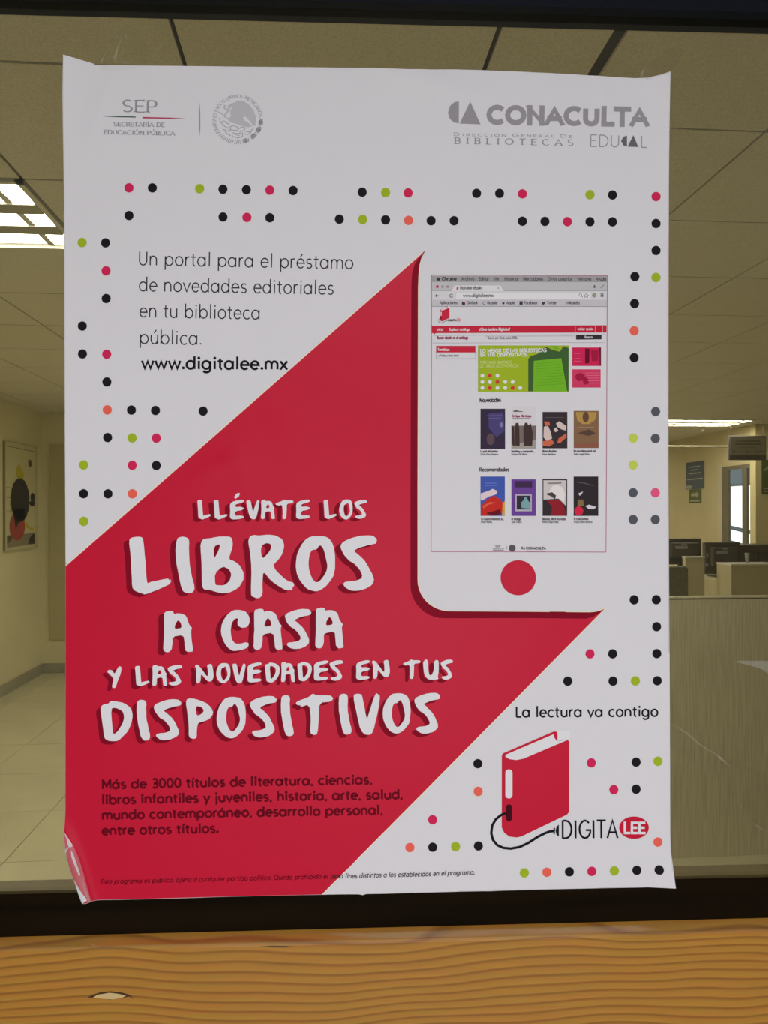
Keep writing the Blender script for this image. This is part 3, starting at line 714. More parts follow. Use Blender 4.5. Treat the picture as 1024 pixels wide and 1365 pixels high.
# ---- crimson field and the outline of the drawn telephone
apex = [(567, 334.2), (562.5, 343), (559.6, 354), (558.2, 368), (557.6, 385)]
pcorner = arc(599, 773, 42, 41, 180, 90, 10)
phone = apex + [(557.4, 500), (557, 650), (557, 773)] + pcorner[1:] + [(700, 814.6), (785, 815.4), (794, 814.6), (801, 812.5), (806.5, 810.2)]
red = [(88.2, 754.4), (300, 569), (450, 437)] + phone + [(700, 918), (560, 1060), (429.5, 1191.6), (300, 1194.6), (180, 1198), (124, 1198.8), (112, 1201.4), (106, 1189), (99.5, 1172), (92.5, 1152), (88.5, 1132), (87, 1112), (88, 1080), (88.2, 950)]
S = Layer(); S.poly(red); redo = S.build('red_field', RED, poster, .00018, 'crimson printed field', grid=4)
off = [(x - 9.5, y + 9) for x, y in phone[5:-1]]
S = Layer(); S.poly([(567, 334.2), (558, 345), (553, 352), (549.5, 364), (548.4, 378)] + [(547.6, 500), (547.2, 650), (547.2, 778)] + arc(592, 779, 45, 45, 180, 90, 10)[1:] + [(700, 823.6), (780, 824.4), (789, 822.5), (798, 817), (806.5, 810.2)] + phone[::-1][1:-1])
S.build('drop_shadow', DRED, redo, .00026, 'darker crimson shadow printed beside the drawn telephone', grid=16)
S = Layer(); ribbon(S, [(88.2, 754.0), (300, 568.6), (450, 436.6), (563, 337.5)], 1.3); ribbon(S, phone[1:], 1.0); ribbon(S, [(806.5, 810.6), (700, 918.4), (560, 1060.4), (429.9, 1191.6)], 1.0)
S.build('field_edge', CRM, redo, .00030, 'thin cream edge line')
S = Layer(); S.poly([(100, 1170), (104, 1176), (110, 1184), (117, 1193), (118.5, 1196.5), (111, 1202.0), (106, 1190)])
S.build('curled_corner', ink('paper_back', 205, 203, 212), poster, .0006, 'white curled lower left corner', grid=4)

# ---- dots
K_, R__, G__, O_, Y_, N_, Q_ = BLK, DOTR, GRN, COR, STL, LGRN, PNK
DOTS = [(172.5, 251, R__), (203.5, 251, K_), (266.5, 252, G__), (297.5, 252.8, K_), (328.8, 253.4, K_), (360, 254, R__), (391, 254.6, K_), (483, 257, K_), (514, 257.5, G__), (544, 258, R__), (635, 258.5, K_), (665.5, 258.5, K_), (696, 259, R__), (786, 260, G__), (816, 260.4, K_), (874, 262.5, R__),
 (172.5, 288, K_), (297.6, 289.7, K_), (329.5, 290.2, R__), (360, 290.7, K_), (452.5, 292.8, K_), (483.5, 293.2, G__), (514, 293.8, K_), (544.5, 294.5, O_), (574.5, 295, K_), (605, 295, K_), (696, 295.5, K_), (726, 295.7, K_), (756, 296, R__), (786, 296, K_), (816, 296.2, K_), (874, 298.4, K_),
 (110.2, 324, G__), (141.3, 324.4, K_), (142, 361.6, R__), (142.2, 398.4, K_), (110.4, 435, K_), (110.6, 472.2, K_), (142.8, 472.5, R__), (143, 509.4, K_), (143.5, 546.6, O_), (175.7, 546.8, K_), (207.7, 547.4, K_), (271.2, 548.2, K_), (144, 583.4, K_), (176.6, 584, G__), (208.8, 584.2, R__), (112, 620, G__), (176.8, 620.4, R__), (208.8, 620.6, K_), (112, 658.2, K_), (144.5, 658.3, K_), (177, 658.3, O_), (112.2, 695, G__),
 (874, 334.3, K_), (845.8, 369, K_), (874, 370.2, G__), (845.4, 405, K_), (844.9, 441.2, O_), (844.8, 477.1, K_), (873.4, 548.8, Y_), (843.6, 584.2, N_), (873, 584.6, Y_), (843.4, 620, N_), (843.4, 656.9, Y_), (872.9, 656.9, Q_), (843.4, 692.6, Y_), (872.9, 692.6, Y_), (844.6, 799.4, K_), (874.2, 799.3, K_), (874.7, 835.2, K_), (785.8, 871.3, R__), (816, 871.3, K_), (875, 871.1, K_), (756.2, 907.6, K_), (816.5, 907.6, K_), (846.4, 907.4, G__), (875.6, 907.2, K_),
 (636.6, 1017.3, K_), (787.8, 1016.5, R__), (847.5, 1015.6, K_), (876.6, 1014.5, G__), (637.1, 1054.3, O_), (817.8, 1052.2, R__), (847.5, 1051.6, K_), (576.5, 1092, R__), (546.3, 1129, O_), (576.6, 1128.6, K_), (607.1, 1127.7, G__), (637.4, 1127, K_), (876.5, 1122, O_), (698.6, 1163, G__), (728.7, 1162.2, O_), (758.6, 1161.6, K_), (788.5, 1161, R__), (818.5, 1160.4, G__), (848.4, 1159.6, K_), (878, 1159, K_)]
for x, y, m in DOTS:
    S = Layer(); S.poly(ell(x, y, 6.1, 6.3, 28)); S.build('dot', m, poster, .00016)

# ---- logos of the heading
S = Layer()
text(S, 'SEP', 163, 151.2, 210, 152.2, 18.5, 2.9, serif=True, contrast=.45, track=.06)
text(S, 'SECRETAR\u00cdA DE', 152, 169.6, 220, 170.4, 6.6, 1.3, serif=True, contrast=.5, track=.06)
text(S, 'EDUCACI\u00d3N P\u00daBLICA', 139, 180.2, 233.5, 181.8, 6.8, 1.35, serif=True, contrast=.5, track=.06)
S.poly([(266.3, 136), (267.3, 150), (267.4, 172), (266.3, 183), (265.6, 172), (265.4, 150)])
lg = S.build('ministry_logo', GRY, poster, .00016, 'grey serif ministry logo')
S = Layer(); S.poly([(124, 155.2), (150, 155.4), (181.5, 156.2), (181.5, 157.6), (160, 157.2), (140, 156.4)]); S.build('green_line', ink('ink_dark_green', 60, 88, 80), lg, .00018)
S = Layer(); S.poly([(190.5, 156.8), (225, 157.4), (248, 158.4), (225, 159), (190.5, 158.6)]); S.build('red_line', ink('ink_line_red', 165, 55, 80), lg, .00018)

S = Layer()
def ringtext(L, s, cx, cy, r, a0, a1, cap, wt):
    tot = sum(adv(c) for c in s); x = 0
    for c in s:
        w_ = adv(c); a = R(a0 + (a1 - a0) * (x + w_ / 2) / tot)
        ux, uy = -math.sin(a), math.cos(a); rx, ry = math.cos(a), math.sin(a)
        wpx = abs(R(a1 - a0)) * r * w_ / tot
        bx, by = cx + rx * r, cy + ry * r
        if c != ' ': text(L, c, bx - ux * wpx / 2, by - uy * wpx / 2, bx + ux * wpx / 2, by + uy * wpx / 2, cap, wt, serif=True, contrast=.5)
        x += w_
ringtext(S, 'ESTADOS UNIDOS MEXICANOS', 317.3, 159.7, 28.3, 184, 355, 5.2, .85)
def seal_pts(l): return [(265 + x / 10.24, 115 + y / 10.24) for x, y in l]
S2 = Layer()
S2.poly(seal_pts([(480, 230), (540, 200), (620, 212), (700, 265), (760, 350), (785, 440), (775, 550), (745, 540), (700, 480), (640, 420), (605, 425), (625, 470), (700, 520), (735, 548), (680, 565), (600, 548), (520, 520), (440, 500), (390, 450), (440, 420), (430, 350), (460, 290), (400, 310), (400, 270), (440, 245)]))
S2.poly(seal_pts([(340, 290), (350, 260), (390, 270), (360, 285), (365, 310), (430, 310), (425, 345), (385, 385), (370, 420), (400, 440), (380, 445), (350, 420), (350, 385), (395, 335), (350, 320)]))
S2.build('seal_eagle', LGR, lg, .00018)
for p in ([(275, 355), (320, 380), (360, 430)], [(280, 440), (300, 490), (340, 540), (400, 580), (420, 560)], [(300, 500), (350, 480), (420, 530)], [(430, 560), (470, 545), (530, 560), (540, 600), (500, 610), (440, 600), (432, 562)], [(540, 590), (590, 560), (640, 575), (620, 610), (560, 625)], [(640, 620), (700, 630), (760, 570)], [(330, 590), (400, 620), (440, 600)], [(460, 640), (460, 690), (540, 712), (600, 690), (600, 640)], [(470, 640), (530, 655), (590, 640)], [(360, 630), (400, 660), (440, 680)], [(620, 650), (670, 665), (720, 630)], [(500, 660), (560, 680)]):
    ribbon(S, seal_pts(p), 1.0)
for i, (x, y, a) in enumerate([(217, 500, 88), (245, 600, 62), (325, 690, 45), (420, 750, 15), (530, 770, 0), (640, 750, -15), (748, 685, -40), (818, 598, -60), (850, 500, -85)]):
    for k in range(4):
        t = (k - 1.5) * 26; c, s_ = math.cos(R(a)), math.sin(R(a))
        if i > 4 and k in (1, 2): S.poly([(265 + (x + (k - 1.5) * 14 * c + 34 * math.cos(q * .785)) / 10.24, 115 + (y + (k - 1.5) * 14 * s_ + 34 * math.sin(q * .785)) / 10.24) for q in range(8)])
        ribbon(S, [(265 + (x + t * c - 26 * s_) / 10.24, 115 + (y + t * s_ + 26 * c) / 10.24), (265 + (x + (t + 14) * c + 26 * s_) / 10.24, 115 + (y + (t + 14) * s_ - 26 * c) / 10.24)], 1.1)
S.build('national_seal', LGR if False else ink('ink_seal_grey', 152, 149, 155), poster, .00016, 'round grey seal with eagle and wreath')

S = Layer()
def zz(l, ox, oy, k): return [(ox + x / k, oy + y / k) for x, y in l]
S.poly(zz([(78, 60), (78, 166), (55, 162), (35, 145), (25, 115), (35, 82), (55, 65)], 590, 120, 3.657))
S.poly(zz([(133, 62), (82, 167), (184, 171)], 590, 120, 3.657))
text(S, 'CONACULTA', 649.5, 167.4, 862.5, 170.0, 27.0, 6.8, ext=0, track=.12)
cu = S.build('culture_logo', GRY, poster, .00016, 'bold grey culture council logo')
S = Layer(); text(S, 'DIRECCI\u00d3N GENERAL DE', 604.5, 182.5, 762, 184.6, 5.0, .95, serif=True, contrast=.55, smallcaps=.78, track=.35)
text(S, 'BIBLIOTECAS', 605.2, 193.4, 764, 195.6, 9.6, 1.8, serif=True, contrast=.4, track=.62)
text(S, 'EDU', 785, 195.6, 826, 196.6, 15.4, 1.25); text(S, 'L', 852.6, 196.9, 862, 197.2, 15, 1.25)
S.build('library_lettering', GRY, cu, .00018)
S = Layer(); S.poly(zz([(897, 224), (897, 277), (880, 272), (868, 250), (880, 230)], 590, 120, 3.657)); S.poly(zz([(928, 222), (900, 278), (952, 280)], 590, 120, 3.657)); S.build('library_mark', MGR, cu, .00018)

# ---- texts
S = Layer()
text(S, 'Un portal para el pr\u00e9stamo', 184.5, 353.6, 471.5, 359.0, 17.8, 1.6)
text(S, 'de novedades editoriales', 185.5, 388.2, 445.5, 392.8, 17.8, 1.6)
text(S, 'en tu biblioteca', 186, 422.9, 347.5, 425.9, 17.8, 1.6)
text(S, 'p\u00fablica.', 186, 458.2, 270, 459.8, 17.8, 1.6)
S.build('intro_text', ink('ink_soft_black', 48, 45, 50), poster, .00016)
S = Layer(); text(S, 'www.digitalee.mx', 189, 491.4, 384.0, 492.6, 15.4, 3.0); S.build('web_address', BLK, poster, .00016, 'bold black web address')
S = Layer()
text(S, 'M\u00e1s de 3000 t\u00edtulos de literatura, ciencias,', 136.5, 1050.6, 496.5, 1044.0, 11.6, 2.8)
text(S, 'libros infantiles y juveniles, historia, arte, salud,', 136.5, 1071.0, 537, 1063.6, 11.6, 2.8)
text(S, 'mundo contempor\u00e1neo, desarrollo personal,', 136.5, 1091.4, 510.5, 1084.4, 11.6, 2.8)
text(S, 'entre otros t\u00edtulos.', 136.5, 1112.0, 292, 1109.0, 11.6, 2.8)
S.build('body_text', TRED, poster, .00036, 'dark maroon paragraph')
S = Layer(); text(S, 'Este programa es p\u00fablico, ajeno a cualquier partido pol\u00edtico. Queda prohibido el uso', 135, 1177.4, 453, 1170.0, 6.0, .95, slant=.2)
S.build('footnote', TRED, poster, .00036, 'small maroon italic footnote')
S = Layer(); text(S, 'para fines distintos a los establecidos en el programa.', 441, 1170.2, 632.5, 1164.8, 6.0, .95, slant=.2)
S.build('footnote', ink('ink_footnote', 60, 50, 58), poster, .00036)
S = Layer(); text(S, 'La lectura va contigo', 686.5, 955.2, 877, 954.4, 13.4, 2.3); S.build('slogan', BLK, poster, .00016)

# ---- brush lettering
BR = {
 'L': ([(68,110),(85,90),(130,82),(165,88),(172,120),(182,240),(190,340),(198,415),(215,412),(225,405),(345,380),(352,390),(370,388),(358,398),(372,402),(355,412),(365,418),(260,465),(185,495),(150,485),(105,465),(92,440),(88,350),(80,220)], []),
 'I': ([(405,130),(415,95),(445,82),(485,88),(500,110),(497,180),(502,280),(515,335),(522,380),(535,420),(540,455),(525,485),(505,485),(485,490),(465,480),(445,455),(425,360),(408,270),(402,190)], []),
 'B': ([(582,130),(600,100),(650,98),(700,85),(770,82),(805,92),(812,130),(805,180),(780,245),(830,260),(870,300),(892,350),(885,400),(850,450),(800,480),(740,487),(690,478),(650,462),(605,460),(592,430),(590,300),(585,200)], [[(675,155),(722,135),(715,175),(678,245)], [(683,345),(740,295),(785,315),(803,350),(790,400),(750,432),(700,430),(686,425)]]),
 'R': ([(10,120),(20,82),(55,72),(90,78),(150,70),(210,78),(255,105),(265,150),(255,200),(225,250),(185,285),(205,325),(250,370),(295,402),(332,412),(337,435),(320,450),(325,462),(280,467),(230,440),(170,395),(115,330),(110,400),(110,500),(95,520),(65,522),(35,510),(28,490),(32,300),(22,200)], [[(108,245),(98,180),(108,145),(140,128),(172,138),(172,170),(150,205)]]),
 'O': ([(350,280),(360,210),(385,150),(420,105),(460,82),(530,80),(575,90),(605,120),(622,170),(630,240),(625,330),(612,375),(570,430),(520,468),(480,474),(430,455),(385,405),(355,340)], [[(440,270),(448,210),(465,178),(500,175),(512,150),(530,146),(550,180),(562,230),(575,290),(568,330),(545,370),(515,405),(490,410),(465,380),(445,325)]]),
 'S': ([(668,150),(690,120),(740,98),(800,80),(860,75),(905,80),(928,105),(922,132),(900,138),(850,148),(800,165),(762,185),(800,215),(850,265),(885,330),(908,380),(900,420),(860,450),(810,465),(760,470),(715,455),(692,430),(695,410),(720,402),(780,398),(820,380),(825,355),(800,310),(760,270),(730,255),(690,205)], []),
 'A': ([(318,650),(325,625),(350,617),(385,618),(390,640),(410,633),(450,635),(480,655),(492,690),(505,720),(522,738),(512,755),(518,820),(528,905),(510,905),(490,908),(472,895),(468,850),(460,785),(380,800),(380,850),(372,895),(350,910),(315,900),(318,830),(322,750)], [[(393,745),(400,710),(420,680),(440,700),(448,738)]]),
 'C': ([(728,770),(738,700),(770,645),(815,612),(860,607),(905,622),(932,660),(930,705),(912,732),(880,738),(850,722),(845,695),(855,670),(830,668),(805,700),(797,760),(805,815),(830,850),(870,850),(900,838),(925,845),(920,875),(880,892),(820,902),(785,885),(750,840)], []),
 'D': ([(22,300),(35,282),(65,278),(75,262),(105,265),(150,275),(185,300),(195,340),(185,390),(165,430),(130,465),(105,480),(60,475),(42,460),(35,400),(28,350)], [[(78,305),(100,298),(140,315),(150,350),(140,385),(115,425),(90,445),(85,400)]]),
 'P': ([(485,270),(495,248),(540,252),(590,270),(625,300),(635,330),(615,360),(580,375),(550,382),(545,420),(545,462),(525,470),(500,460),(502,400),(495,330)], [[(540,290),(570,295),(585,315),(570,335),(543,345)]]),
 'T': ([(140,272),(160,260),(215,240),(235,222),(255,232),(330,232),(347,245),(335,265),(270,270),(268,340),(262,440),(235,445),(220,435),(225,360),(215,280),(165,295),(172,285),(150,285)], []),
 'V': ([(455,240),(465,225),(495,225),(505,240),(518,310),(530,365),(545,310),(570,240),(580,220),(590,228),(600,235),(595,290),(580,360),(565,420),(550,442),(520,442),(495,420),(475,340)], []),
 'Y': ([(55,100),(68,90),(85,95),(95,115),(112,85),(120,72),(134,76),(130,110),(110,160),(102,190),(82,188),(85,165),(92,140),(75,120)], []),
 'N': ([(535,70),(550,62),(570,85),(605,135),(605,90),(600,65),(625,58),(632,90),(636,130),(625,155),(605,155),(590,140),(568,110),(566,160),(545,168),(542,120),(545,90)], []),
 'E': ([(822,75),(840,60),(885,50),(898,58),(890,66),(850,78),(850,92),(880,90),(898,98),(885,108),(850,115),(848,140),(885,138),(898,146),(880,156),(835,160),(822,150),(824,110)], []),
 'U': ([(835,50),(850,35),(862,45),(862,90),(868,120),(880,120),(892,95),(893,50),(905,38),(918,45),(918,100),(912,130),(918,140),(890,145),(860,142),(842,120),(836,80)], []),
}
def chaikin(p, t=.22):
    o = []
    for i in range(len(p)):
        a, b = p[i], p[(i + 1) % len(p)]
        o += [(a[0] + (b[0] - a[0]) * t, a[1] + (b[1] - a[1]) * t), (a[0] + (b[0] - a[0]) * (1 - t), a[1] + (b[1] - a[1]) * (1 - t))]
    return o
def brush(L, SH, c, x0, y0, x1, y1, sh):
    o, holes = BR[c]
    ax, bx = min(p[0] for p in o), max(p[0] for p in o); ay, by = min(p[1] for p in o), max(p[1] for p in o)
    f = lambda p: (x0 + (p[0] - ax) / (bx - ax) * (x1 - x0), y0 + (p[1] - ay) / (by - ay) * (y1 - y0))
    jr = rnd.uniform
    big = (y1 - y0) > 40
    oo = chaikin([f(p) for p in o]); hh = [chaikin([f(p) for p in h]) for h in holes]
    if big: oo = [(x + jr(-.25, .25), y + jr(-.25, .25)) for x, y in oo]
    L.poly(oo, hh)
    SH.poly([(x + sh[0], y + sh[1]) for x, y in oo], [[(x + sh[0], y + sh[1]) for x, y in h] for h in hh])
W_ = []
def word(k, ox, oy, sh, items):
    for c, a, b, d, e in items: W_.append((c, ox + a / k, oy + b / k, ox + d / k, oy + e / k, sh))
word(4.18, 255, 650, (-7, 3.6), [('L',36,68,112,178),('L',127,68,205,178),('E',217,66,298,178),('V',308,68,382,176),('A',390,68,468,176),('T',470,66,572,176),('E',585,65,665,176),('L',738,68,812,176),('O',825,66,900,178),('S',908,68,980,174)])
word(5.389, 160, 700, (-7.5, 4), [('L',68,82,375,497),('I',402,82,540,490),('B',582,80,893,488),('A',315,615,528,912),('C',727,606,934,903)])
word(5.389, 330, 700, (-7.5, 4), [('R',8,68,338,523),('O',347,78,632,476),('S',666,73,930,472),('A',45,600,254,896),('S',268,600,460,890),('A',488,592,692,886)])
word(4.096, 130, 870, (-6.5, 4), [('Y',55,72,135,191),('L',208,70,288,182),('A',302,66,383,180),('S',385,65,465,178),('N',533,58,637,168),('O',650,55,728,166),('V',738,56,810,165),('E',820,50,900,162),('D',915,52,998,162)])
word(4.096, 360, 870, (-6.5, 4), [('A',62,50,138,160),('D',150,48,230,155),('E',240,40,322,152),('S',325,40,400,152),('E',470,38,548,148),('N',555,36,655,144),('T',725,35,822,142),('U',835,33,920,147),('S',930,36,998,146)])
word(4.096, 130, 870, (-6, 4.5), [('D',20,260,196,482),('I',217,254,291,478),('S',308,252,460,476),('P',484,246,635,470),('O',652,240,812,466),('S',832,235,980,462)])
word(4.096, 360, 870, (-6, 4.5), [('I',60,230,131,455),('T',140,222,347,447),('I',375,222,446,446),('V',455,218,600,445),('O',615,220,767,440),('S',785,217,928,440)])
for a in W_:      # every brush letter is a part with its printed shadow under it
    S = Layer(); SH = Layer(); brush(S, SH, *a)
    let = S.build('letter', WHT, poster, .00044); SH.build('letter_shadow', DRED, let, .00032)
S = Layer()
S.poly([(255 + x / 4.18, 650 + y / 4.18) for x, y in [(240, 55), (250, 38), (262, 29), (273, 32), (268, 48), (250, 62)]])
S.build('accent', WHT, poster, .00044)

# ---- drawn telephone: home button, screen with the browser page
S = Layer(); S.poly(ell(690.4, 770, 23.6, 23.4, 48)); S.build('home_button', RED, poster, .00016, 'crimson round home button')
S = Layer()
for a, b in (((575, 367.2), (809.5, 367.8)), ((809.2, 367.8), (807.2, 735.8)), ((574.6, 735.2), (807.2, 735.8)), ((575.2, 367), (574.6, 735.2))): ribbon(S, [a, b], .9)
scr = S.build('screen_frame', ink('ink_rose_line', 165, 105, 122), poster, .00020, 'thin rose outline of the drawn screen')
def z570(x, y, k=4.096, ox=570, oy=360): return ox + x / k, oy + y / k
def put(m, z, polys, name='screen_block', label=None, grid=None):
    S = Layer()
    for p in polys: S.poly(p)
    return S.build(name, m, scr, z, label, grid)
put(ink('ui_bar', 150, 146, 150), .00012, [rect(575.5, 368.2, 808.6, 375.6)], 'menu_bar')
put(ink('ui_tabs', 176, 174, 178), .00012, [rect(575.5, 375.6, 808.6, 388)], 'tab_bar')
put(ink('ui_light', 196, 193, 198), .00012, [rect(575.5, 388, 808.5, 400)], 'address_bar')
put(ink('ui_marks', 182, 178, 184), .00012, [rect(575.5, 400, 808.4, 409)], 'bookmark_bar')
put(ink('ui_line', 120, 116, 122), .00014, [rect(575.5, 375.2, 808.6, 376.0), rect(575.5, 408.6, 808.4, 409.2), rect(575.5, 387.6, 602, 388.1), rect(671, 387.6, 808.5, 388.1)], 'bar_line')
put(ink('ui_tab', 204, 201, 206), .00015, [[(602, 388.6), (604, 384), (606, 381), (667, 381), (669, 385), (671.5, 388.6)]], 'browser_tab')
put(ink('ui_field', 208, 206, 210), .00015, [rect(608, 391, 787, 399)], 'address_field')
S = Layer(); BK = ink('ui_dark', 62, 56, 62); 
text(S, 'Chrome', 589, 374.2, 608.4, 374.2, 4.1, 1.0)
for s, a, b in (('Archivo', 615, 632), ('Editar', 638, 651.6), ('Ver', 658, 665.2), ('Historial', 672, 690.8), ('Marcadores', 697, 723.6), ('Otros usuarios', 729.6, 762.6), ('Ventana', 769, 787.6), ('Ayuda', 794, 807.4)):
    text(S, s, a, 374.2, b, 374.2, 4.1, .62)
S.poly([(582, 371.2), (583.5, 370.6), (585, 370.8), (585.8, 370.6), (586.4, 371.6), (585.8, 372.6), (586.4, 374), (585.4, 374.6), (583, 374.6), (581.8, 373)])
text(S, 'Digitalee eBooks', 613, 386.2, 642.6, 386.2, 3.9, .6)
text(S, 'www.digitalee.mx', 617, 396.4, 657.4, 396.4, 4.2, .75)
for s, a, b in (('Aplicaciones', 586, 609.4), ('Outlook', 622, 636.4), ('Google', 649, 662.4), ('Apple', 675, 685.6), ('Facebook', 698.4, 715.8), ('Twitter', 728.8, 741.4), ('Wikipedia', 754.4, 772.2)):
    text(S, s, a, 405.8, b, 405.8, 3.7, .62)
ribbon(S, [(580.4, 394.8), (585, 394.8)], .9); ribbon(S, [(582.4, 392.8), (580.4, 394.8), (582.4, 396.8)], .9)
ribbon(S, arc(601.4, 394.8, 2.1, 2.1, -30, -330, 10), .8)
for x0, y0, x1, y1 in ((615.4, 402.6, 619.8, 406.8), (692, 402, 696.4, 406.6)): S.poly(rect(x0, y0, x1, y1))
S.poly([(722, 402.4), (724, 403.6), (725.6, 402.6), (726.4, 403.8), (724.6, 406.6), (722, 406.4)])
S.poly([(669.2, 403.6), (671, 403.2), (672.2, 404), (672, 405.8), (670.4, 406.4), (669, 405.4)]); ribbon(S, arc(645, 404.4, 1.7, 1.9, -30, -330, 8), .6)
for k in range(3): S.poly(rect(800, 391.8 + k * 1.6, 804, 392.8 + k * 1.6))
ribbon(S, arc(773.2, 393.6, 1.8, 1.8, 0, 360, 10), .5); ribbon(S, [(774.6, 395), (776.4, 396.6)], .6); ribbon(S, [(781, 391.6), (782, 393.4), (784, 393.6), (782.6, 395), (783, 397), (781, 396), (779, 397), (779.4, 395), (778, 393.6), (780, 393.4), (781, 391.6)], .45)
ribbon(S, [(800, 384.4), (804.6, 380.2)], .6); ribbon(S, [(790, 384), (794, 384)], .6); S.poly(ell(792, 381.6, 1.1, 1.2, 8)); S.poly(ell(663.8, 384.6, .8, .8, 6))
S.build('interface_text', BK, scr, .00022)
put(ink('ui_dot_red', 175, 50, 85), .00022, [ell(582.8, 382.6, 2, 2, 14)], 'window_button'); put(ink('ui_dot_grey', 150, 135, 138), .00022, [ell(589.6, 382.6, 1.9, 1.9, 14), ell(596.4, 382.6, 1.9, 1.9, 14)], 'window_button')
put(ink('ui_dot_green', 140, 142, 128), .00022, [ell(791.6, 394, 3, 3, 16)], 'toolbar_button')
put(ink('ui_icon_rose', 165, 70, 95), .00023, [rect(617.6, 402.6, 619.8, 404.4), [(608.4, 383.6), (611.2, 382.6), (610.8, 386), (608, 387)]], 'small_icon')
# page
put(RED, .00014, [[(575.4, 434.8), (808, 433.9), (807.9, 443.6), (575.4, 444.4)], [(577.5, 444), (581, 444), (579, 446)], [(581.2, 461.4), (633.6, 461.4), (633.6, 470.2), (581.2, 470.2)]], 'page_bar', 'crimson navigation bar')
S = Layer(); text(S, 'Inicio', 582, 441.2, 590.6, 441.1, 3.2, .6); text(S, 'Explorar cat\u00e1logo', 599, 441.1, 626, 441, 3.2, .65); text(S, '\u00bfC\u00f3mo funciona Digitalee?', 638.6, 441, 679.4, 440.8, 3.4, .7)
text(S, 'Iniciar sesi\u00f3n', 769.6, 440.4, 790.4, 440.3, 3, .6); text(S, 'Tem\u00e1ticas', 583.4, 468, 599, 468, 3.4, .7)
for x in (766.4, 793, 803): ribbon(S, [(x, 434.6), (x, 443.4)], .35)
S.build('page_text', WHT, scr, .00022)
S = Layer(); text(S, 'Buscar ebooks en el cat\u00e1logo', 582.6, 452.2, 623.6, 452.2, 3.5, .8); text(S, 'Enrique Vila-Matas'.replace('-', ' '), 683, 556.2, 707.8, 556.4, 3, .75); S.build('page_text', ink('ui_maroon', 140, 25, 62), scr, .00022)
S = Layer(); text(S, 'Buscar por t\u00edtulo, autor, ISBN...', 650, 452.4, 690.4, 452.2, 3.2, .5); text(S, 'v. Todas y otras obras', 584, 475.6, 611.4, 475.4, 2.6, .55)
for a, b in (((577, 447.5), (806, 446.5)), ((577, 457.5), (806, 457)), ((647, 448.6), (765, 448.2)), ((581.2, 478.6), (633.6, 478.4)), ((633.6, 470), (633.6, 478.4)), ((581.2, 470), (581.2, 478.6))): ribbon(S, [a, b], .3)
S.build('page_text', ink('ui_text_grey', 105, 98, 106), scr, .00022)
put(ink('ui_black', 48, 42, 46), .00014, [[(767.4, 446.8), (801.4, 446.4), (801.4, 452.6), (767.4, 453)]], 'search_button')
S = Layer(); text(S, 'Buscar', 779, 451.2, 790, 451.1, 3, .6); S.build('page_text', WHT, scr, .00022)
# emblem: book with cable, drawn twice
def emblem(parent, ox, oy, k, z, small=False):
    q = lambda l: [(ox + x / k, oy + y / k) for x, y in l]
    S = Layer(); S.poly(q([(112, 224), (118, 211), (383, 97), (398, 97), (404, 106), (404, 150), (430, 150), (455, 141), (466, 148), (466, 518), (455, 533), (215, 648), (190, 653), (152, 648), (125, 628), (112, 600)]))
    bk = S.build('book_cover', RED, parent, z, 'crimson book drawing')
    S = Layer(); S.poly(q([(131, 226), (133, 218), (384, 111), (387, 128), (401, 148), (404, 150), (405, 143), (432, 140), (455, 134), (457, 141), (225, 239), (188, 246), (152, 241), (136, 232)]))
    S.poly(q([(405, 90), (470, 90), (470, 138), (455, 136), (405, 152)]))
    S.poly(q(arc(149.5, 312, 18.5, 17, 180, 360, 8) + arc(149.5, 431, 18.5, 17, 0, 180, 8)))
    S.build('page_block', WHT, bk, z + .00004)
    S = Layer(); S.poly(q(arc(150, 495, 16, 17, 180, 360, 8) + arc(150, 551, 16, 17, 0, 180, 8))); S.build('plug', ink('ink_plug', 62, 8, 22), bk, z + .00008)
    S = Layer(); ribbon(S, q([(140, 522), (108, 535), (80, 558), (62, 590), (57, 630), (66, 665), (88, 692), (120, 707), (160, 711), (205, 703), (250, 682), (300, 650), (340, 630), (365, 621), (385, 619)]), 13.5 / k)
    S.poly(q([(383, 604), (392, 602), (391, 636), (383, 634)])); S.poly(q([(412, 585), (412, 648), (400, 640), (394, 618), (400, 596)]))
    if not small: text(S, 'DIGITA', *q([(424, 657)])[0], *q([(722, 655)])[0], 92 / k, 2.6)
    else: text(S, 'DIGITA', *q([(424, 657)])[0], *q([(722, 655)])[0], 82 / k, .7)
    S.build('cable', ink('ink_cable', 22, 22, 28), bk, z + .00008)
    S = Layer(); S.poly([(ox + (806 + 78 * math.cos(t * .209)) / k, oy + (602 + 59 * math.sin(t * .209)) / k) for t in range(30)]); S.build('oval_badge', RED, bk, z)
    S = Layer(); text(S, 'LEE', *q([(752, 636)])[0], *q([(862, 636)])[0], 66 / k, 12.5 / k, ext=0, track=.12); S.build('badge_text', WHT, bk, z + .00006)
emblem(poster, 640, 950, 3.938, .00016)
emblem(scr, 582.5, 405.5, 28.2, .00016, True)
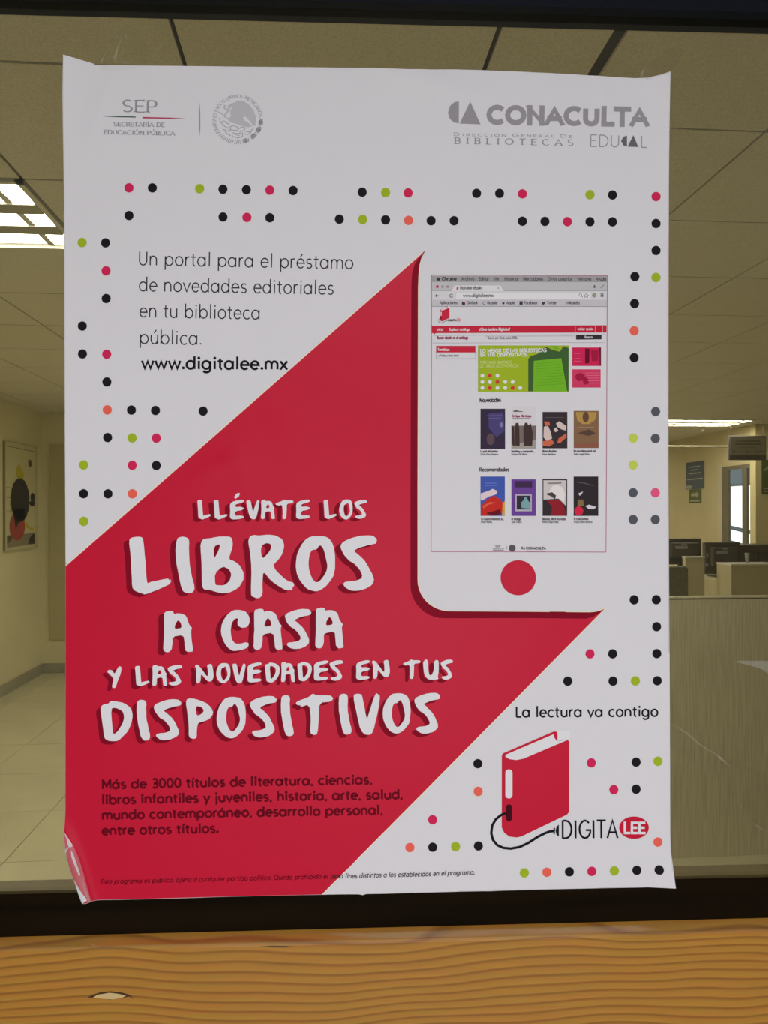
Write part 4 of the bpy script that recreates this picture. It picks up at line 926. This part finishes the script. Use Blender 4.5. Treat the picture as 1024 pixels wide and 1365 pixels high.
# banner
bn = put(GRN, .00014, [rect(636.9, 460.8, 757.8, 522.4)], 'banner', 'green banner with tablet picture')
def b5(l): return [(570 + x / 4.096, 430 + y / 4.096) for x, y in l]
put(ink('banner_dark', 58, 88, 48), .00017, [b5([(548, 376), (548, 200), (560, 185), (600, 172), (615, 150), (650, 135), (680, 150), (720, 160), (740, 130), (768, 140), (768, 376)])], 'tablet_case')
put(ink('banner_green2', 105, 165, 38), .00019, [b5([(575, 376), (578, 210), (728, 196), (760, 376)]), b5([(668, 128), (705, 128), (718, 150), (690, 145)])], 'tablet_screen')
S = Layer()
for j in range(9): ribbon(S, b5([(590, 225 + j * 15), (715 + j * 4, 215 + j * 15)]), .35)
S.build('tablet_line', ink('banner_line', 75, 125, 35), scr, .00021)
S = Layer(); text(S, 'LO MEJOR DE LAS BIBLIOTECAS', *b5([(286, 166)])[0], *b5([(648, 163)])[0], 5.2, 1.05); text(S, 'EN TUS DISPOSITIVOS.', *b5([(286, 188)])[0], *b5([(546, 187)])[0], 5.0, 1.05)
for r_, xs in ((291, (298, 380)), (325, (298, 339, 422, 463)), (358, (298, 380, 422, 504))):
    for x in xs: S.poly([(570 + x / 4.096 + 2.6 * math.cos(t * .45), 430 + r_ / 4.096 + 2.6 * math.sin(t * .45)) for t in range(14)])
S.build('banner_text', WHT, scr, .00022)
S = Layer(); text(S, 'PR\u00c9STAMO GRATUITO', *b5([(286, 226)])[0], *b5([(460, 225)])[0], 3.7, .55); text(S, 'DE LIBROS ELECTR\u00d3NICOS', *b5([(284, 246)])[0], *b5([(496, 244)])[0], 3.7, .55); S.build('banner_text', ink('ui_pale_green', 185, 198, 130), scr, .00022)
S = Layer()
for x, y in ((339, 291), (380, 325), (339, 358), (463, 358)): S.poly([(570 + x / 4.096 + 2.7 * math.cos(t * .45), 430 + y / 4.096 + 2.7 * math.sin(t * .45)) for t in range(14)])
S.build('banner_dot', ink('ui_dot_crimson', 195, 50, 55), scr, .00022)
put(DOTR, .00014, [b5([(788, 137), (945, 137), (945, 238), (788, 238)])], 'side_banner'); put(ink('side_rose', 192, 55, 92), .00014, [b5([(788, 256), (943, 256), (943, 356), (788, 356)])], 'side_banner')
put(ink('side_dark', 95, 12, 38), .00017, [b5([(858, 142), (882, 145), (880, 222), (858, 225)]), b5([(936, 137), (945, 137), (945, 238), (938, 235)])], 'side_picture'); put(ink('side_mid', 150, 25, 60), .00016, [b5([(890, 150), (930, 150), (928, 210), (895, 212)]), b5([(802, 300), (812, 280), (830, 276), (850, 285), (858, 300), (875, 305), (878, 335), (850, 340), (845, 315), (820, 322)])], 'side_picture')
S = Layer()
for j in range(5): ribbon(S, b5([(858 + j * 5, 276 + j * 14), (938, 276 + j * 14)]), .4)
for j in range(4): ribbon(S, b5([(798, 170 + j * 14), (838, 170 + j * 14)]), .35)
S.build('side_lines', ink('side_pale', 215, 130, 155), scr, .00022)
# headings
S = Layer(); text(S, 'Novedades', 639.2, 536.2, 667.6, 535.6, 5.0, 1.15); text(S, 'Recomendados', 638.8, 628.4, 678.4, 628.2, 4.6, 1.1); S.build('page_heading', BK, scr, .00022)
# covers (traced in crop coordinates: scale 5.689)
def c1(l): return [(630 + x / 5.689, 525 + y / 5.689) for x, y in l]
def c2(l): return [(630 + x / 5.689, 620 + y / 5.689) for x, y in l]
def cover(f, x0, y0, x1, y1, col, label, shapes=()):
    S = Layer(); S.poly(f([(x0, y0), (x1, y0), (x1, y1), (x0, y1)])); o = S.build('book_cover', ink('cover_%d_%d_%d' % col, *col), scr, .00014, label)
    # sub-part budget: pictures on a cover are parts of the screen drawing
    by = {}
    for c, p in shapes: by.setdefault(c, []).append(p)
    for i, (c, ps) in enumerate(by.items()):
        S = Layer()
        for p in ps: S.poly(f(p))
        S.build('cover_picture', ink('cover_%d_%d_%d' % c, *c), scr, .00017 + .00002 * i)
E = lambda cx, cy, rx, ry, n=16: [(cx + rx * math.cos(6.28318 * i / n), cy + ry * math.sin(6.28318 * i / n)) for i in range(n)]
cover(c1, 58, 114, 245, 418, (52, 42, 62), 'dark night blue cover', [((70, 62, 110), [(120, 150), (230, 140), (242, 280), (180, 330), (120, 260)]), ((88, 68, 78), E(135, 345, 30, 45)), ((115, 112, 150), E(216, 236, 15, 18)), ((95, 92, 128), [(105, 165), (225, 163), (225, 168), (105, 170)]), ((95, 92, 128), [(115, 184), (210, 183), (210, 188), (115, 189)])])
cover(c1, 292, 98, 480, 416, (198, 192, 198), 'pale cover with three dark figures', [((110, 98, 92), [(292, 242), (480, 242), (480, 360), (292, 385)]), ((150, 142, 136), [(292, 385), (480, 350), (480, 416), (292, 416)]), ((62, 48, 48), [(325, 222), (345, 220), (352, 260), (355, 395), (322, 395), (318, 260)]), ((62, 48, 48), [(395, 220), (412, 220), (420, 240), (440, 225), (445, 260), (455, 300), (450, 395), (385, 395), (382, 260)]), ((62, 48, 48), [(292, 244), (312, 250), (318, 400), (300, 390)]), ((95, 90, 95), [(305, 132), (330, 120), (345, 130), (380, 134), (380, 138), (305, 138)]), ((95, 90, 95), [(302, 186), (430, 186), (430, 193), (302, 193)])])
cover(c1, 528, 138, 716, 414, (52, 45, 50), 'dark cover with pale sleeves and hands', [((196, 176, 172), [(538, 250), (570, 245), (590, 290), (600, 340), (560, 360), (535, 330)]), ((196, 176, 172), [(630, 225), (655, 208), (708, 245), (706, 280), (670, 270), (640, 250)]), ((196, 176, 172), [(612, 270), (630, 255), (648, 280), (625, 292)]), ((188, 95, 72), [(538, 210), (580, 212), (585, 240), (550, 245)]), ((188, 95, 72), [(648, 340), (706, 300), (710, 330), (660, 375), (640, 375)]), ((188, 95, 72), [(530, 360), (600, 350), (618, 375), (580, 400), (530, 395)]), ((84, 78, 82), [(545, 178), (690, 178), (690, 183), (545, 183)])])
cover(c1, 764, 130, 953, 412, (122, 92, 68), 'brown ochre cover', [((165, 132, 72), [(780, 140), (940, 140), (925, 200), (880, 230), (830, 230), (790, 200)]), ((92, 66, 52), E(855, 178, 24, 40)), ((80, 62, 55), [(790, 300), (880, 270), (930, 300), (880, 320)]), ((130, 82, 66), [(768, 380), (950, 375), (950, 408), (768, 408)]), ((145, 118, 92), [(790, 252), (915, 252), (915, 260), (790, 260)])])
cover(c2, 58, 87, 243, 385, (62, 82, 158), 'blue cover with red and white shapes', [((205, 186, 192), [(60, 215), (120, 195), (150, 180), (185, 195), (180, 220), (120, 240), (70, 270), (60, 260)]), ((182, 42, 36), [(62, 310), (110, 260), (160, 232), (210, 260), (240, 310), (215, 370), (120, 384), (60, 384)]), ((192, 150, 60), [(225, 290), (243, 270), (243, 384), (222, 384)]), ((205, 90, 60), [(75, 310), (130, 280), (180, 285), (120, 300), (80, 330)]), ((95, 20, 30), [(100, 365), (205, 335), (215, 372), (150, 384)]), ((95, 112, 178), [(95, 135), (180, 133), (180, 139), (95, 141)]), ((95, 112, 178), [(90, 152), (180, 150), (180, 157), (90, 158)])])
cover(c2, 292, 108, 477, 385, (98, 62, 138), 'violet cover with small framed picture', [((62, 42, 72), [(318, 122), (450, 122), (450, 170), (318, 170)]), ((168, 160, 172), [(322, 222), (446, 222), (446, 350), (322, 350)]), ((48, 42, 55), [(332, 232), (436, 232), (436, 336), (332, 336)]), ((112, 150, 155), [(365, 285), (385, 265), (390, 245), (412, 245), (415, 265), (435, 290), (430, 330), (370, 325)])])
cover(c2, 528, 104, 714, 385, (50, 42, 46), 'dark cover with pale hooded face over red', [((188, 180, 182), [(535, 115), (705, 115), (705, 310), (650, 255), (535, 262)]), ((210, 204, 204), [(575, 215), (600, 160), (640, 150), (680, 170), (700, 220), (690, 280), (640, 250), (600, 240)]), ((72, 60, 62), [(560, 215), (600, 205), (630, 230), (622, 260), (590, 235), (560, 225)]), ((132, 32, 42), [(560, 268), (655, 262), (690, 310), (705, 384), (585, 384), (600, 320)]), ((95, 85, 88), [(565, 135), (670, 132), (670, 140), (565, 142)])])
cover(c2, 763, 87, 950, 385, (46, 40, 44), 'near black cover with red disc', [((198, 38, 66), E(802, 348, 34, 34, 24)), ((196, 190, 198), [(852, 310), (880, 300), (936, 318), (915, 335), (875, 332)]), ((196, 190, 198), [(800, 215), (835, 200), (820, 225), (808, 232)]), ((120, 100, 62), [(795, 262), (835, 262), (842, 310), (792, 315)]), ((78, 72, 78), [(790, 128), (845, 132), (915, 155), (915, 160), (840, 140), (790, 135)])])
S = Layer()
for s, x, y, w2 in (('La piel del tambor', 640.2, 603, 23.4), ('Bartleby y compa\u00f1ia...'.replace('\u00f1', 'n'), 681.4, 603, 31), ('Notas de plata', 722.8, 602.8, 18.6), ('No nos dejan morir asi', 764.4, 602.6, 29), ('Tu rostro manana 2 B...', 640.6, 693.2, 30.6), ('El testigo', 681.4, 693.2, 12.6), ('Bestias, Morir es nada', 722.6, 693.2, 31), ('El club Dumas', 764.4, 693, 19.4)):
    text(S, s.replace('2 ', ''), x, y, x + w2, y, 2.7, .72)
for s, x, y, w2 in (('Arturo Perez Reverte', 640.2, 606.8, 23.6), ('Enrique Vila Matas', 681.4, 606.8, 21), ('Elmer Mendoza', 722.8, 606.8, 17.6), ('Pedro Angel Palou', 764.4, 606.6, 21), ('Javier Marias', 640.6, 697, 15), ('Juan Villoro', 681.4, 697, 13.4), ('Pedro Angel Palou', 722.6, 697, 21.4), ('Arturo Perez Reverte', 764.4, 697, 24.6)):
    text(S, s, x, y, x + w2, y, 2.5, .42)
text(S, 'SEP', 659.8, 729.4, 666.8, 729.4, 2.8, .5); ribbon(S, [(656.4, 731.4), (671.6, 731.2)], .4); text(S, 'SECRETARIA DE EDUCACION', 657, 733.8, 671, 733.8, 1.2, .3)
S.poly(ell(682.4, 730.6, 4.6, 4.6, 20)); ribbon(S, [(675, 727.6), (675, 733)], .35)
S.poly([(696.5, 728.2), (696.5, 732.4), (694.6, 731.8), (694.2, 729.6)]); S.poly([(698, 728.2), (697, 732.4), (699.6, 732.4)])
text(S, 'CONACULTA', 700.6, 732.6, 727, 732.6, 3.8, .95); ribbon(S, [(700.6, 734.6), (727, 734.6)], .5)
S.build('caption_text', ink('ui_caption', 85, 78, 84), scr, .00022)

# ------------------------------------------------------------------ clear tape on the glass; sheen and reflections painted in pale film
tp = bpy.data.materials.new('clear_tape'); tp.use_nodes = True
nt = tp.node_tree; nt.nodes.clear(); out = nt.nodes.new('ShaderNodeOutputMaterial'); tr = nt.nodes.new('ShaderNodeBsdfTransparent'); tr.inputs[0].default_value = (.99, .99, .985, 1)
gs = nt.nodes.new('ShaderNodeBsdfGlossy'); gs.inputs['Roughness'].default_value = .25; mx = nt.nodes.new('ShaderNodeMixShader'); mx.inputs[0].default_value = .006
nt.links.new(tr.outputs[0], mx.inputs[1]); nt.links.new(gs.outputs[0], mx.inputs[2]); nt.links.new(mx.outputs[0], out.inputs[0])
fz = bpy.data.materials.new('tape_painted_sheen'); fz.use_nodes = True
nt = fz.node_tree; b = nt.nodes['Principled BSDF']; b.inputs['Base Color'].default_value = (.9, .9, .93, 1); b.inputs['Roughness'].default_value = .25; b.inputs['Alpha'].default_value = .16  # translucent white paints the sheen onto the tape
fz2 = fz.copy(); fz2.name = 'tape_painted_highlight'; fz2.node_tree.nodes['Principled BSDF'].inputs['Alpha'].default_value = .6  # denser white for the painted highlight along the ridges
fz3 = fz.copy(); fz3.name = 'faint_painted_reflection'; fz3.node_tree.nodes['Principled BSDF'].inputs['Alpha'].default_value = .13  # thin white for painted tape glints and glass reflections
tpc = tp.copy(); tpc.name = 'tape_crease'; tpc.node_tree.nodes['Mix Shader'].inputs[0].default_value = .06
def tape(pts, label, crease_glints, lift=.0025):
    o = on_glass(*pts[0], lift)
    t = empty('tape_strip', o, label, 'tape', 'clear tape holding the poster')
    bm = bmesh.new(); fr_ = [on_glass(x, y, lift) - o for x, y in pts]; bk = [p + GN * .0001 for p in fr_]
    a = [bm.verts.new(p) for p in fr_]; b = [bm.verts.new(p) for p in bk]; n = len(a)
    bm.faces.new(a); bm.faces.new(b[::-1])
    for i in range(n): bm.faces.new([a[i], b[i], b[(i + 1) % n], a[(i + 1) % n]])
    bmesh.ops.recalc_face_normals(bm, faces=list(bm.faces)); bm_obj('film', bm, tp, t)
    for c in crease_glints:
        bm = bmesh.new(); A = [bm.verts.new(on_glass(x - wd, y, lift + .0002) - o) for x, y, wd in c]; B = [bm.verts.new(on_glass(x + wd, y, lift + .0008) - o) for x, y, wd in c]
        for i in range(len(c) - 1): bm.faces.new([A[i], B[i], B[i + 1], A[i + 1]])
        bm_obj('crease_glint', bm, fz3, t)
    return t
tape([(132, 92), (168, 36), (182, 40), (203, 70), (196, 92), (160, 97), (136, 96)], 'clear crumpled tape strip over the top left edge of the poster', [[(154, 82, 2.4), (158, 66, 1.1), (164, 51, .5)], [(136, 86, 2.2), (139, 79, .8), (153, 50, .4)], [(148, 86, 3), (160, 84, 4), (172, 87, 3)], [(166, 45, .6), (170, 52, .8), (168, 62, .5)]])
tape([(850, 108), (855, 90), (897, 62), (912, 70), (888, 106)], 'clear tape strip over the top right corner of the poster', [[(853, 104, 2.2), (856, 96, 1), (858, 90, .4)], [(898, 74, .5), (892, 92, .5)]])
tape([(894.5, 963), (900, 965), (957, 1004), (1040, 1040), (1040, 1130), (1003, 1100), (975, 1060), (950, 1026), (894.5, 1000)], 'faint glass reflections right of the poster painted on a clear sheet', [[(893, 964, .5), (912, 975, 1.2), (935, 994, .9), (957, 1007, 1.4), (962, 1014, .8)], [(1000, 1095, .4), (1008, 1100, 1.1), (1024, 1110, .7)], [(957, 1007, .9), (972, 1022, .6), (978, 1028, .3)], [(1000, 880.4, 22), (1014, 885, 23), (1030, 891, 16), (1030, 899, 6)]], .0012)  # reflections in the glass, drawn as pale lines and a wedge on an added sheet

org = P3(105, 1150, .001)
ct_ = empty('tape_strip', org, 'crinkled tape with painted sheen over the curled lower left poster corner', 'tape')
def strip(pts, m, off, name, grid=3):
    S = Layer(); S.poly(pts); return S.build(name, m, ct_, off, grid=grid, org=org)
strip([(86.8, 1107), (92, 1112), (100, 1125), (107, 1141), (113, 1160), (119, 1182), (124, 1199), (117, 1197), (108, 1181), (98, 1166), (91, 1148), (88, 1130)], fz, .0012, 'film')
strip([(87.2, 1106), (91, 1111), (99.5, 1124), (97, 1126.5), (93.5, 1124), (91.5, 1116)], fz2, .0016, 'crease_glint', 2)
strip([(97.8, 1130), (100.4, 1134), (105, 1146), (110.5, 1163), (108.6, 1163), (103, 1149), (98.6, 1138)], fz2, .0016, 'crease_glint', 2)
strip([(111.5, 1163), (116, 1177), (123.6, 1198), (121, 1198.4), (114.5, 1180)], fz, .0017, 'crease_glint', 2)
strip([(88, 1132), (92, 1127), (96, 1124.5), (93, 1129), (89.4, 1136)], fz2, .0016, 'crease_glint', 2)
o0 = on_glass(484, 1189, .0022)
for o in bpy.data.objects:
    if o.name.split('.')[0] in ('library_lettering', 'page_text', 'caption_text', 'interface_text', 'footnote', 'tablet_line', 'side_lines'): o['kind'] = 'stuff'
